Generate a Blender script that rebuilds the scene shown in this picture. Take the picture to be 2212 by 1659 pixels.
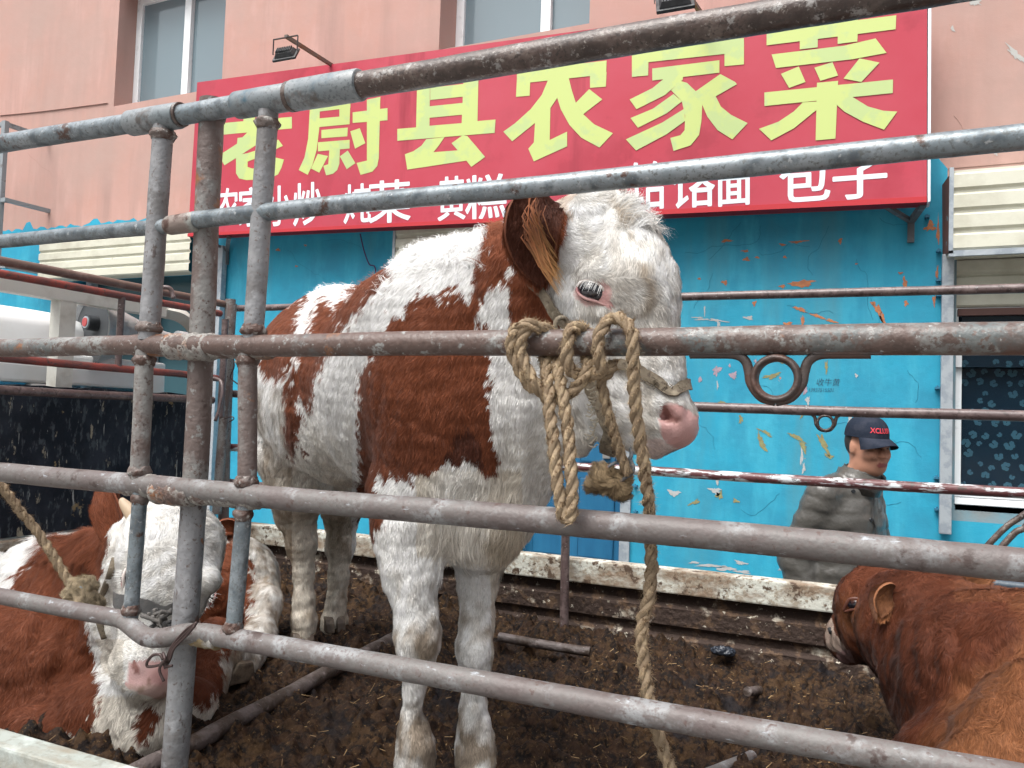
import bpy, bmesh, math, random
import numpy as np
from mathutils import Vector, Matrix
random.seed(7); RNG = np.random.default_rng(7)
for o in list(bpy.data.objects): bpy.data.objects.remove(o)
SC = bpy.context.scene; COL = SC.collection

# ------------------------------------------------------------------ camera
PF = 1750.0                                   # focal length, in pixels of a 2212 px wide picture
_a = np.array([-3906., 59., -PF]); _a /= np.linalg.norm(_a)
_b = np.array([800., -105., -PF]); _b -= _a * (_a @ _b); _b /= np.linalg.norm(_b)
ROT = np.array([-_a, _b, np.cross(-_a, _b)]); CAM = np.array([0, 0, 1.68])
def W(px, py, Y=None, X=None, Z=None):
    """survey helper: the point of the plane Y= / X= / Z= sighted at (px, py)"""
    d = ROT @ np.array([px - 1106., 829.5 - py, -PF])
    t = Y / d[1] if Y is not None else (X / d[0] if X is not None else (Z - CAM[2]) / d[2])
    return CAM + d * t
def sight(P):
    q = (np.asarray(P, float) - CAM) @ ROT
    return 1106 - PF * q[..., 0] / q[..., 2], 829.5 + PF * q[..., 1] / q[..., 2]
cd = bpy.data.cameras.new('camera'); cam = bpy.data.objects.new('camera', cd); COL.objects.link(cam)
cd.sensor_width = 36; cd.lens = 36 * PF / 2212; cd.clip_start = .02; cd.clip_end = 500
m = Matrix.Identity(4)
for i in range(3):
    for j in range(3): m[i][j] = ROT[i, j]
    m[i][3] = CAM[i]
cam.matrix_world = m; SC.camera = cam

# ------------------------------------------------------------------ light: bright overcast
SUN_EL, SUN_AZ = math.radians(62), math.radians(200)
wd = bpy.data.worlds.new('World'); SC.world = wd; wd.use_nodes = True
nt = wd.node_tree; bg = nt.nodes['Background']
sky = nt.nodes.new('ShaderNodeTexSky'); sky.sky_type = 'NISHITA'; sky.sun_disc = False
sky.sun_elevation = SUN_EL; sky.sun_rotation = SUN_AZ; sky.air_density = 1.4; sky.dust_density = 6; sky.ozone_density = 1.0
hs = nt.nodes.new('ShaderNodeHueSaturation'); hs.inputs['Saturation'].default_value = .32; hs.inputs['Value'].default_value = 1.0
nt.links.new(sky.outputs[0], hs.inputs['Color']); 
# overcast: the cloud layer is brightest overhead and dims towards the horizon
tcw = nt.nodes.new('ShaderNodeTexCoord'); sx_ = nt.nodes.new('ShaderNodeSeparateXYZ'); nt.links.new(tcw.outputs['Generated'], sx_.inputs[0])
mr = nt.nodes.new('ShaderNodeMapRange'); mr.inputs['From Min'].default_value = 0.; mr.inputs['From Max'].default_value = .9; mr.inputs['To Min'].default_value = .26; mr.inputs['To Max'].default_value = 1.85
nt.links.new(sx_.outputs[2], mr.inputs['Value']); ml = nt.nodes.new('ShaderNodeVectorMath'); ml.operation = 'SCALE'
nt.links.new(hs.outputs[0], ml.inputs[0]); nt.links.new(mr.outputs[0], ml.inputs['Scale']); nt.links.new(ml.outputs[0], bg.inputs['Color'])
bg.inputs['Strength'].default_value = .15
sd = bpy.data.lights.new('sun', 'SUN'); sd.energy = 1.2; sd.angle = math.radians(35); sd.color = (1, .98, .95)
sun = bpy.data.objects.new('sun', sd); COL.objects.link(sun)
sdir = Vector((math.sin(SUN_AZ) * math.cos(SUN_EL), math.cos(SUN_AZ) * math.cos(SUN_EL), math.sin(SUN_EL)))
sun.rotation_euler = sdir.to_track_quat('Z', 'Y').to_euler(); sun.location = (0, -5, 12)
SC.view_settings.view_transform = 'Standard'; SC.view_settings.look = 'None'
SC.view_settings.exposure = .45; SC.view_settings.gamma = 1; SC.view_settings.use_curve_mapping = False
SC.cycles.use_denoising = True; SC.cycles.max_bounces = 6; SC.cycles.diffuse_bounces = 3; SC.cycles.glossy_bounces = 3
SC.cycles.transparent_max_bounces = 8

# ------------------------------------------------------------------ materials
def hexc(c): return c
_mats = {}
def M(name, base, layers=(), rough=.7, metal=0., bump=(60, .15), bumps=(), spec=.5, sheen=0, attr=None, wave=None, alpha=None, coat=0):
    """weathered surface: base colour, then layers (colour, noise scale, threshold, softness[, axis stretch]) laid over it"""
    if name in _mats: return _mats[name]
    m = bpy.data.materials.new(name); m.use_nodes = True; t = m.node_tree; N = t.nodes; L = t.links
    p = N['Principled BSDF']; p.inputs['Roughness'].default_value = rough; p.inputs['Metallic'].default_value = metal
    p.inputs['Specular IOR Level'].default_value = spec
    if sheen: p.inputs['Sheen Weight'].default_value = sheen
    if coat: p.inputs['Coat Weight'].default_value = coat
    tc = N.new('ShaderNodeTexCoord'); src = tc.outputs['Object']
    if attr:
        an = N.new('ShaderNodeAttribute'); an.attribute_name = attr; cur = an.outputs['Color']
    else:
        rg = N.new('ShaderNodeRGB'); rg.outputs[0].default_value = (*base, 1); cur = rg.outputs[0]
    for k, ly in enumerate(layers):
        c, sc, th, so = ly[:4]
        vec = src
        if len(ly) > 4:
            mp = N.new('ShaderNodeMapping'); mp.inputs['Scale'].default_value = ly[4]; L.new(src, mp.inputs['Vector']); vec = mp.outputs[0]
        mo = N.new('ShaderNodeMapping'); mo.inputs['Location'].default_value = (k * 3.7, k * 1.9, k * 5.3); L.new(vec, mo.inputs['Vector'])
        n = N.new('ShaderNodeTexNoise'); n.inputs['Scale'].default_value = sc; n.inputs['Detail'].default_value = 7; n.inputs['Roughness'].default_value = .62
        L.new(mo.outputs[0], n.inputs['Vector'])
        r = N.new('ShaderNodeMapRange'); r.inputs['From Min'].default_value = th - so; r.inputs['From Max'].default_value = th + so
        L.new(n.outputs['Fac'], r.inputs['Value'])
        mx = N.new('ShaderNodeMix'); mx.data_type = 'RGBA'; mx.inputs[7].default_value = (*c, 1)
        L.new(r.outputs[0], mx.inputs[0]); L.new(cur, mx.inputs[6]); cur = mx.outputs[2]
    L.new(cur, p.inputs['Base Color'])
    hh = None
    for (sc, st) in ([bump] if bump else []) + list(bumps):
        n = N.new('ShaderNodeTexNoise'); n.inputs['Scale'].default_value = sc; n.inputs['Detail'].default_value = 6; L.new(src, n.inputs['Vector'])
        b = N.new('ShaderNodeBump'); b.inputs['Strength'].default_value = st; b.inputs['Distance'].default_value = .6 / sc
        L.new(n.outputs['Fac'], b.inputs['Height'])
        if hh: L.new(hh, b.inputs['Normal'])
        hh = b.outputs[0]
    if hh: L.new(hh, p.inputs['Normal'])
    _mats[name] = m; return m

# ------------------------------------------------------------------ objects
def tag(o, label=None, cat=None, group=None, kind=None):
    if label: o['label'] = label
    if cat: o['category'] = cat
    if group: o['group'] = group
    if kind: o['kind'] = kind
    return o
def thing(name, loc, label, cat, group=None):
    o = bpy.data.objects.new(name, None); COL.objects.link(o); o.location = loc; o.empty_display_size = .1
    return tag(o, label, cat, group)
class MB:
    """collects geometry in world coordinates; build() links it as one mesh"""
    def __init__(s): s.v = []; s.f = []; s.c = []; s.n = 0
    def add(s, v, f, col=None):
        v = np.asarray(v, float).reshape(-1, 3); s.v.append(v); s.f += [tuple(int(i) + s.n for i in q) for q in f]
        if col is not None: s.c.append(np.broadcast_to(np.asarray(col, float), (len(v), 3)))
        s.n += len(v); return s
    def box(s, lo, hi):
        x0, y0, z0 = lo; x1, y1, z1 = hi
        return s.add([(x0,y0,z0),(x1,y0,z0),(x1,y1,z0),(x0,y1,z0),(x0,y0,z1),(x1,y0,z1),(x1,y1,z1),(x0,y1,z1)],
                     [(0,3,2,1),(4,5,6,7),(0,1,5,4),(1,2,6,5),(2,3,7,6),(3,0,4,7)])
    def hexa(s, a, b):
        """a, b: two matching rings of points; closed solid between them"""
        n = len(a); return s.add(list(a) + list(b), [tuple(range(n))[::-1], tuple(range(n, 2*n))] + [(i, (i+1) % n, n+(i+1) % n, n+i) for i in range(n)])
    def bar(s, p, q, w, h, up=(0, 0, 1)):
        p, q = np.array(p, float), np.array(q, float); d = q - p; d /= np.linalg.norm(d)
        a = np.cross(d, up); a /= np.linalg.norm(a); b = np.cross(a, d)
        R = [(-w/2, -h/2), (w/2, -h/2), (w/2, h/2), (-w/2, h/2)]
        return s.hexa([p + a*x + b*y for x, y in R], [q + a*x + b*y for x, y in R])
    def tube(s, pts, rad, seg=20, cap=True, closed=False, jitter=0, flat=1.):
        P = np.asarray(pts, float); n = len(P); rad = np.broadcast_to(np.asarray(rad, float), (n,))
        if closed: T = np.roll(P, -1, 0) - np.roll(P, 1, 0)
        else: T = np.gradient(P, axis=0) if n > 2 else np.repeat(P[1:2] - P[0:1], 2, 0)
        T /= np.linalg.norm(T, axis=1)[:, None] + 1e-12
        ref = np.array([0, 0, 1.]) if abs(T[0, 2]) < .9 else np.array([1., 0, 0])
        a = np.cross(T[0], ref); a /= np.linalg.norm(a); V = []
        ang = np.arange(seg) * 2 * math.pi / seg
        for i in range(n):
            a = a - T[i] * (a @ T[i]); a /= np.linalg.norm(a); b = np.cross(T[i], a)
            r = rad[i] * (1 + (jitter * RNG.standard_normal(seg)[:, None] if jitter else 0))
            V.append(P[i] + r * (np.cos(ang)[:, None] * a + np.sin(ang)[:, None] * b * flat))
        F = []
        for i in range(n if closed else n - 1):
            j = (i + 1) % n
            F += [(i*seg+k, i*seg+(k+1) % seg, j*seg+(k+1) % seg, j*seg+k) for k in range(seg)]
        if cap and not closed: F += [tuple(range(seg))[::-1], tuple((n-1)*seg + k for k in range(seg))]
        return s.add(np.vstack(V), F)
    def prism(s, poly, d):
        """poly: 3D outline, d: extrusion vector"""
        a = np.asarray(poly, float); return s.hexa(a, a + np.asarray(d, float))
    def build(s, name, mat, parent=None, smooth=False, bevel=0, kind=None, label=None):
        me = bpy.data.meshes.new(name); off = np.array(parent.matrix_basis.translation if parent and parent.type == 'EMPTY' else (_abs(parent) if parent else (0, 0, 0)))
        V = np.vstack(s.v) - off; me.from_pydata(V.tolist(), [], s.f); me.update()
        bm = bmesh.new(); bm.from_mesh(me); bmesh.ops.recalc_face_normals(bm, faces=bm.faces)
        if bevel:
            es = [e for e in bm.edges if len(e.link_faces) == 2 and e.calc_face_angle(0) > .6]
            bmesh.ops.bevel(bm, geom=es, offset=bevel, segments=2, affect='EDGES', profile=.6)
        bm.to_mesh(me); bm.free()
        if s.c and not bevel:
            ca = me.color_attributes.new('tint', 'FLOAT_COLOR', 'POINT'); cc = np.ones((len(V), 4)); cc[:, :3] = np.vstack(s.c); ca.data.foreach_set('color', cc.ravel())
        if smooth:
            me.polygons.foreach_set('use_smooth', [True] * len(me.polygons))
            if smooth != 'all': me.set_sharp_from_angle(angle=math.radians(40))
        o = bpy.data.objects.new(name, me); COL.objects.link(o); me.materials.append(mat)
        if parent: o.parent = parent
        if kind: o['kind'] = kind
        if label: o['label'] = label
        return o
def _abs(o):
    v = np.zeros(3)
    while o: v += np.array(o.location); o = o.parent
    return v
def noise3(P, f=1., seed=0):
    """cheap smooth pseudo-noise, about -1..1"""
    P = np.asarray(P, float) * f; r = np.random.default_rng(seed); out = np.zeros(P.shape[:-1])
    for k in range(7):
        d = r.standard_normal(3) * (1 + .35 * k); out += np.sin(P @ d + r.uniform(0, 6.28) + 1.3 * np.sin(P @ (r.standard_normal(3)) + k)) / 3.2
    return out
def vn3(P, f, seed=0):
    """lattice value noise, -1..1, without visible bands"""
    r = np.random.default_rng(seed); T = r.uniform(-1, 1, 65536).astype(np.float32); q = np.asarray(P, np.float32)*f + 500; i = np.floor(q).astype(np.int64); t = q-i; t = t*t*(3-2*t); out = 0
    for a in (0, 1):
        for b in (0, 1):
            for c in (0, 1):
                h = ((i[..., 0]+a)*73856093 ^ (i[..., 1]+b)*19349663 ^ (i[..., 2]+c)*83492791) & 65535
                out = out + T[h]*(t[..., 0] if a else 1-t[..., 0])*(t[..., 1] if b else 1-t[..., 1])*(t[..., 2] if c else 1-t[..., 2])
    return out
def spline(pts, n=8):
    """Catmull-Rom through pts"""
    P = np.asarray(pts, float); P = np.vstack([2*P[0]-P[1], P, 2*P[-1]-P[-2]]); out = []
    for i in range(1, len(P) - 2):
        for t in np.arange(n) / n:
            a, b, c, d = P[i-1:i+3]
            out.append(.5 * ((2*b) + (-a+c)*t + (2*a-5*b+4*c-d)*t*t + (-a+3*b-3*c+d)*t**3))
    out.append(P[-2]); return np.array(out)
def resample(P, step):
    P = np.asarray(P, float); s = np.r_[0, np.cumsum(np.linalg.norm(np.diff(P, axis=0), axis=1))]
    n = max(2, int(s[-1] / step) + 1); t = np.linspace(0, s[-1], n); return np.stack([np.interp(t, s, P[:, i]) for i in range(P.shape[1])], 1)

# ------------------------------------------------------------------ implicit bodies
class Body:
    """smoothly joined round cones and ellipsoids, meshed as one continuous surface"""
    def __init__(s): s.p = []
    def cone(s, a, b, ra, rb, k=.03): s.p.append(('c', np.array(a, float), np.array(b, float), ra, rb, k, 1)); return s
    def chain(s, pts, rad, k=.03):
        for i in range(len(pts) - 1): s.cone(pts[i], pts[i+1], rad[i], rad[i+1], k)
        return s
    def ell(s, c, r, ax=None, k=.04, sign=1): s.p.append(('e', np.array(c, float), np.eye(3) if ax is None else np.array(ax, float), np.array(r, float), 0, k, sign)); return s
    def cut(s, a, b, ra, rb, k=.01): s.p.append(('c', np.array(a, float), np.array(b, float), ra, rb, k, -1)); return s
    def mesh(s, h, disp=None):
        lo = np.array([1e9]*3); hi = -lo
        for q in s.p:
            if q[6] < 0: continue
            if q[0] == 'c': l = np.minimum(q[1]-q[3], q[2]-q[4]); u = np.maximum(q[1]+q[3], q[2]+q[4])
            else: l = q[1]-q[3].max(); u = q[1]+q[3].max()
            lo = np.minimum(lo, l); hi = np.maximum(hi, u)
        lo -= 4*h + .02; hi += 4*h + .02; n = np.ceil((hi-lo)/h).astype(int) + 1
        Fd = np.full(n, .5, np.float32); ax = [lo[i] + h*np.arange(n[i]) for i in range(3)]
        for kind, a, b, c, d, k, sg in s.p:
            mg = k + 2.5*h + .02
            if kind == 'c': l = np.minimum(a-c, b-d) - mg; u = np.maximum(a+c, b+d) + mg
            else: l = a-c.max()-mg; u = a+c.max()+mg
            i0 = np.clip(np.floor((l-lo)/h).astype(int), 0, n-1); i1 = np.clip(np.ceil((u-lo)/h).astype(int)+1, 1, n)
            sl = tuple(slice(i0[j], i1[j]) for j in range(3))
            X, Y, Z = np.meshgrid(*[ax[j][sl[j]].astype(np.float32) for j in range(3)], indexing='ij')
            P = np.stack([X, Y, Z], -1)
            if kind == 'c':
                ab = (b-a).astype(np.float32); pa = P - a.astype(np.float32); t = np.clip((pa @ ab) / max(ab @ ab, 1e-9), 0, 1)
                D = np.linalg.norm(pa - t[..., None]*ab, axis=-1) - (c + (d-c)*t)
            else:
                q = (P - a.astype(np.float32)) @ b.T.astype(np.float32); r = c.astype(np.float32)
                k0 = np.linalg.norm(q/r, axis=-1); k1 = np.linalg.norm(q/(r*r), axis=-1) + 1e-6; D = k0*(k0-1)/k1
            A = Fd[sl]
            if sg > 0: hh = np.maximum(k - np.abs(A-D), 0)/k; Fd[sl] = np.minimum(A, D) - hh*hh*k*.25
            else: D = -D; hh = np.maximum(k - np.abs(A-D), 0)/k; Fd[sl] = np.maximum(A, D) + hh*hh*k*.25
        return nets(Fd, lo, h)
def nets(Fd, lo, h):
    S = Fd < 0; nx, ny, nz = Fd.shape
    acc = np.zeros((nx-1, ny-1, nz-1, 3), np.float32); cnt = np.zeros((nx-1, ny-1, nz-1), np.float32)
    offs = [(0,0),(1,0),(0,1),(1,1)]
    for axis in range(3):
        o = [i for i in range(3) if i != axis]
        for (u, v) in offs:
            s0 = [None]*3; s0[axis] = slice(0, -1)
            s0[o[0]] = slice(u, (-1 if u == 0 else None)); s0[o[1]] = slice(v, (-1 if v == 0 else None))
            s1 = list(s0); s1[axis] = slice(1, None); A = Fd[tuple(s0)]; B = Fd[tuple(s1)]
            c = (A < 0) != (B < 0); t = np.where(c, A/(A-B+1e-12), 0)
            acc[..., axis] += np.where(c, t, 0); acc[..., o[0]] += np.where(c, u, 0); acc[..., o[1]] += np.where(c, v, 0); cnt += c
    has = cnt > 0; idx = -np.ones(has.shape, int); idx[has] = np.arange(has.sum())
    base = np.argwhere(has); V = lo + h*(base + acc[has]/cnt[has][:, None]); Q = []
    for axis in range(3):
        o = [(axis+1) % 3, (axis+2) % 3]
        s0 = [slice(1, -1)]*3; s0[axis] = slice(0, -1); s1 = [slice(1, -1)]*3; s1[axis] = slice(1, None)
        a = S[tuple(s0)]; b = S[tuple(s1)]; g = np.argwhere(a != b)
        if not len(g): continue
        fl = a[tuple(g.T)]; c = g.copy(); c[:, o[0]] += 1; c[:, o[1]] += 1
        def cell(du, dv):
            e = c.copy(); e[:, o[0]] -= du; e[:, o[1]] -= dv; return idx[tuple(e.T)]
        q = np.stack([cell(0, 0), cell(1, 0), cell(1, 1), cell(0, 1)], 1); q[~fl] = q[~fl][:, ::-1]; Q.append(q)
    Q = np.vstack(Q); Q = Q[(Q >= 0).all(1)]
    for _ in range(2):                                   # relax
        s = np.zeros_like(V); c = np.zeros(len(V))
        for i in range(4):
            np.add.at(s, Q[:, i], V[Q[:, (i+1) % 4]]); np.add.at(c, Q[:, i], 1)
            np.add.at(s, Q[:, (i+1) % 4], V[Q[:, i]]); np.add.at(c, Q[:, (i+1) % 4], 1)
        V = V*.5 + .5*s/np.maximum(c, 1)[:, None]
    return V, Q
def vnormals(V, Q):
    n = np.cross(V[Q[:, 2]] - V[Q[:, 0]], V[Q[:, 3]] - V[Q[:, 1]]); N = np.zeros_like(V)
    for i in range(4): np.add.at(N, Q[:, i], n)
    return N / (np.linalg.norm(N, axis=1)[:, None] + 1e-12)
def raw_mesh(name, V, F, mat, parent=None, colors=None, normals=None, smooth=True, cname='tint'):
    me = bpy.data.meshes.new(name); off = _abs(parent) if parent else np.zeros(3); V = V - off; F = np.asarray(F); nf, k = F.shape
    me.vertices.add(len(V)); me.vertices.foreach_set('co', V.astype(np.float32).ravel())
    me.loops.add(nf*k); me.loops.foreach_set('vertex_index', F.astype(np.int32).ravel())
    me.polygons.add(nf); me.polygons.foreach_set('loop_start', (np.arange(nf)*k).astype(np.int32))
    me.update(calc_edges=True)
    me.polygons.foreach_set('use_smooth', np.full(nf, smooth))
    if colors is not None:
        ca = me.color_attributes.new(cname, 'FLOAT_COLOR', 'POINT'); cc = np.ones((len(V), 4), np.float32); cc[:, :3] = colors; ca.data.foreach_set('color', cc.ravel())
    if normals is not None: me.normals_split_custom_set_from_vertices(normals.astype(np.float32).tolist() if len(normals) < 10 else [tuple(x) for x in normals.astype(float).tolist()])
    me.update(); o = bpy.data.objects.new(name, me); COL.objects.link(o); me.materials.append(mat)
    if parent: o.parent = parent
    return o
def inpoly(x, y, poly):
    p = np.asarray(poly, float); ins = np.zeros(x.shape, bool); j = len(p) - 1
    for i in range(len(p)):
        c = ((p[i,1] > y) != (p[j,1] > y)) & (x < (p[j,0]-p[i,0])*(y-p[i,1])/(p[j,1]-p[i,1]+1e-9) + p[i,0]); ins ^= c; j = i
    return ins
def strands(name, parent, V, Q, dens, length, flow, color, mat, count, width=.0008, lift=.45, seed=1, clump=.35, curl=0., tipmul=1.12):
    """coat of single hairs: each a thin tapering blade rooted in the skin"""
    r = np.random.default_rng(seed); N = vnormals(V, Q); T = np.vstack([Q[:, [0,1,2]], Q[:, [0,2,3]]])
    ar = np.linalg.norm(np.cross(V[T[:,1]]-V[T[:,0]], V[T[:,2]]-V[T[:,0]]), axis=1)
    C = V[T].mean(1); fc = N[T].mean(1); toward = ((CAM - C) * fc).sum(1) > -.12
    w = ar * dens(C) * np.where(toward, 1, .3); w /= w.sum(); k = r.choice(len(T), count, p=w)
    u, v = r.random(count), r.random(count); fl = u+v > 1; u[fl] = 1-u[fl]; v[fl] = 1-v[fl]; bc = np.stack([1-u-v, u, v], 1)[..., None]
    P = (V[T[k]]*bc).sum(1); n = (N[T[k]]*bc).sum(1); n /= np.linalg.norm(n, axis=1)[:, None]
    L = length(P) * r.uniform(.6, 1.15, count); d = flow(P, n)
    j = np.stack([vn3(P, 70, 3), vn3(P, 70, 4), vn3(P, 70, 5)], 1)*clump*1.3 + np.stack([vn3(P, 22, 6), vn3(P, 22, 7), vn3(P, 22, 8)], 1)*clump*1.3 + r.standard_normal((count, 3))*.13
    d = d + j; d -= n*(d*n).sum(1)[:, None]; d /= np.linalg.norm(d, axis=1)[:, None] + 1e-9
    sd = np.cross(n, d); lf = (lift * r.uniform(.5, 1.3, count) * (1 + .45*vn3(P, 60, 9)))[:, None]; L = L[:, None]
    cv = (curl * r.standard_normal(count))[:, None]
    p1 = P + L*(.35*d + lf*.38*n); p2 = P + L*(.70*d + lf*.55*n + sd*cv*.12); p3 = P + L*(1.0*d + lf*.5*n + sd*cv*.35) - np.array([0, 0, 1])*L*.06
    wv = sd*(width*r.uniform(.7, 1.3, count))[:, None]*.5
    vs = np.stack([P-wv, P+wv, p1-wv, p1+wv, p2-wv*.75, p2+wv*.75, p3], 1).reshape(-1, 3)
    b = (np.arange(count)*7)[:, None]
    F = np.stack([b+[0,3,1], b+[0,2,3], b+[2,5,3], b+[2,4,5], b+[4,6,5]], 1).reshape(-1, 3)
    c = color(P); jit = r.normal(1, .13, (count, 1)) * (1 + .09*vn3(P, 45, 12) + .13*vn3(P, 130, 13))[:, None]; c = np.clip(c*jit, 0, .93)  # hair tone varies; the noise also imitates shaded gaps between clumps
    cc = np.stack([c*.9, c*.9, c, c, c*1.05, c*1.05, c*tipmul], 1).reshape(-1, 3)
    nn = n*.8 + d*.15 + r.standard_normal((count, 3))*.18; nn /= np.linalg.norm(nn, axis=1)[:, None]
    return raw_mesh(name, vs, F, mat, parent, np.clip(cc, 0, .95), np.repeat(nn, 7, 0))

# ------------------------------------------------------------------ palette
RUST = (.075, .040, .030); DRUST = (.035, .022, .018); ORUST = (.22, .09, .035); GREY = (.33, .335, .33); PALE = (.46, .46, .47)
m_galv = M('galvanised pipe', (.17, .205, .225), [((.25, .28, .30), 9, .52, .1), ((.09, .11, .125), 26, .56, .07), (RUST, 13, .615, .02), ((.12, .13, .13), 160, .58, .05), ((.32, .34, .35), 90, .64, .03)], rough=.40, metal=.35, spec=.6, bump=(90, .15))
m_darkpipe = M('bare rusted pipe', (.075, .050, .042), [((.13, .10, .085), 22, .53, .06), (DRUST, 10, .55, .08), ((.24, .23, .22), 38, .61, .03), ((.04, .028, .024), 150, .57, .04), ((.20, .18, .16), 120, .63, .03)], rough=.40, spec=.5, bump=(120, .3))
m_mixpipe = M('half painted pipe', (0.187, 0.191, 0.183), [((0.093, 0.106, 0.106), 5, .50, .05), ((0.095, 0.062, 0.052), 4.2, .515, .03), ((0.238, 0.242, 0.234), 34, .60, .03), ((0.075, 0.050, 0.042), 48, .57, .03), (ORUST, 13, .66, .03), ((0.100, 0.070, 0.060), 150, .57, .04), ((0.306, 0.315, 0.306), 120, .66, .03)], rough=.45, bump=(110, .35))
m_pale = M('pale painted pipe', (0.129, 0.122, 0.117), [((0.098, 0.078, 0.075), 7, .52, .09), ((0.211, 0.215, 0.218), 13, .57, .05), ((0.085, 0.055, 0.048), 60, .625, .03), ((0.117, 0.098, 0.094), 150, .56, .06), ((0.312, 0.335, 0.359), 50, .665, .03, (.6, 1, 2)), ((0.055, 0.038, 0.034), 24, .64, .03)], rough=.52, bump=(110, .3))
m_post = M('chipped post paint', (0.188, 0.192, 0.200), [((0.136, 0.132, 0.132), 9, .55, .06), ((0.232, 0.236, 0.244), 22, .56, .04), ((0.075, 0.060, 0.057), 44, .64, .02, (1, 1, .45)), ((0.104, 0.084, 0.076), 120, .62, .03), (RUST, 9, .63, .02), (ORUST, 26, .68, .02)], rough=.55, bump=(90, .35))
m_postr = M('rusted post paint', (0.184, 0.180, 0.172), [((0.115, 0.088, 0.080), 7, .50, .04, (1, 1, .6)), ((0.208, 0.208, 0.200), 36, .60, .02), ((0.070, 0.048, 0.042), 46, .63, .03), ((0.100, 0.070, 0.060), 130, .60, .04), (ORUST, 9, .66, .03)], rough=.55, bump=(90, .4))
m_rose = M('rust brown rail', (.10, .070, .068), [((.16, .12, .115), 14, .56, .06), ((.055, .038, .036), 60, .57, .05), ((.45, .46, .46), 60, .67, .01, (1, 1, 3))], rough=.36, bump=(130, .15))
m_red = M('red oxide rail', (.24, .045, .034), [((.13, .045, .04), 8, .5, .08), ((.08, .04, .036), 50, .60, .03)], rough=.42, bump=(120, .2))
m_peel = M('peeled white over maroon rail', (.11, .04, .042), [((.55, .58, .60), 18, .54, .03, (.5, 1, 3)), ((.06, .04, .035), 40, .6, .03)], rough=.4, bump=(100, .25))
m_weld = M('weld', (.13, .105, .095), [(RUST, 40, .5, .05), ((.30, .29, .27), 60, .60, .03)], rough=.6, bump=(160, .7))
m_whitesteel = M('white truck paint', (.60, .60, .55), [((.42, .40, .35), 6, .6, .1), ((.12, .06, .04), 16, .695, .012), ((.10, .05, .035), 60, .73, .01)], rough=.45, bump=(40, .08))
m_bedwall = M('dung stained bed wall', (.55, .56, .50), [((.22, .16, .11), 6, .52, .07, (1, 1, 2)), ((.08, .05, .032), 26, .57, .03), ((.30, .26, .20), 60, .56, .05)], rough=.8, bump=(60, .4))
m_bedlow = M('dung caked bed wall', (.45, .42, .35), [((.10, .06, .035), 8, .42, .06), ((.035, .020, .014), 20, .44, .04), ((.48, .44, .36), 42, .66, .02)], rough=.85, bump=(50, .9))
m_blackboard = M('scratched black board', (.006, .008, .014), [((.022, .027, .038), 5, .55, .1), ((.05, .06, .07), 40, .58, .04, (1, 1, .4)), ((.24, .22, .17), 22, .645, .012, (1, 1, .4)), ((.20, .15, .08), 9, .665, .01), ((.30, .32, .31), 60, .655, .012, (1, 1, .12))], rough=.55, spec=.2, bump=(30, .2))
m_dung = M('trampled dung', (.026, .013, .007), [((.062, .034, .014), 7, .57, .07), ((.008, .005, .004), 30, .50, .05), ((.045, .024, .011), 70, .56, .04), ((.13, .08, .035), 130, .64, .03), ((.012, .010, .011), 5, .60, .05)], rough=.75, spec=.18, bump=(70, .9), bumps=((260, .6),))
m_straw = M('straw', (.30, .20, .09), [((.16, .10, .05), 20, .5, .1)], rough=.8, bump=None)
SAL = (.45, .272, .234)
m_salmon = M('salmon render', SAL, [((.455, .26, .215), 2.2, .55, .12), ((.50, .31, .27), 5, .60, .1, (1, 1, .3)), ((.36, .225, .195), 3.2, .60, .09, (1, 1, .10)), ((.40, .27, .235), 1.1, .56, .12), ((.40, .24, .20), 14, .735, .02)], rough=.85, bump=(160, .10), bumps=((7, .05),))
m_blue = M('blue wall paint', (.022, .32, .48), [((.024, .26, .40), 3, .52, .10), ((.045, .37, .52), 6, .60, .10, (1, 1, .25)), ((.06, .27, .36), 2.2, .62, .08, (1, 1, .15)), ((.52, .19, .09), 8, .735, .006), ((.50, .52, .50), 17, .76, .006)], rough=.62, spec=.35, bump=(130, .12), bumps=((10, .08),))
m_chipo = M('bared orange plaster', (.50, .20, .085), [((.38, .15, .08), 30, .5, .1)], rough=.85, bump=(90, .3))
m_chipw = M('bared white plaster', (.40, .43, .44), [((.40, .40, .38), 30, .55, .1)], rough=.85, bump=(90, .3))
m_chipy = M('bared ochre plaster', (.27, .27, .12), [((.22, .20, .10), 30, .5, .1)], rough=.85, bump=(90, .3))
m_chipp = M('bared pink plaster', (.42, .30, .36), [((.30, .25, .30), 30, .5, .1)], rough=.85, bump=(90, .3))
m_crack = M('crack', (.012, .16, .25), rough=.9, bump=None)
m_crackp = M('wall crack', (.30, .18, .155), rough=.9, bump=None)
m_pvc = M('white window frame', (.78, .82, .84), [((.60, .64, .66), 12, .62, .06)], rough=.4, bump=None)
m_cream = M('cream corrugated steel', (.60, .60, .50), [((.48, .47, .38), 4, .55, .1), ((.30, .26, .18), 20, .74, .02)], rough=.5, bump=(20, .05))
m_steel = M('galvanised post', (.36, .40, .43), [((.27, .31, .35), 14, .52, .05), ((.16, .12, .10), 30, .72, .02)], rough=.5, metal=.2, bump=(50, .15))
m_iron = M('dark angle iron', (.10, .11, .12), [(ORUST, 14, .68, .04), ((.20, .22, .24), 20, .6, .06)], rough=.6, bump=(60, .2))
m_black = M('black cast metal', (.015, .017, .02), [((.04, .045, .05), 30, .55, .1)], rough=.45, bump=(200, .1))
m_dark = M('dark interior', (.012, .014, .016), rough=.6, bump=None)
m_door = M('blue steel door', (.012, .10, .21), [((.02, .14, .27), 5, .55, .1, (1, 1, .2))], rough=.4, bump=(30, .05))
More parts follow.
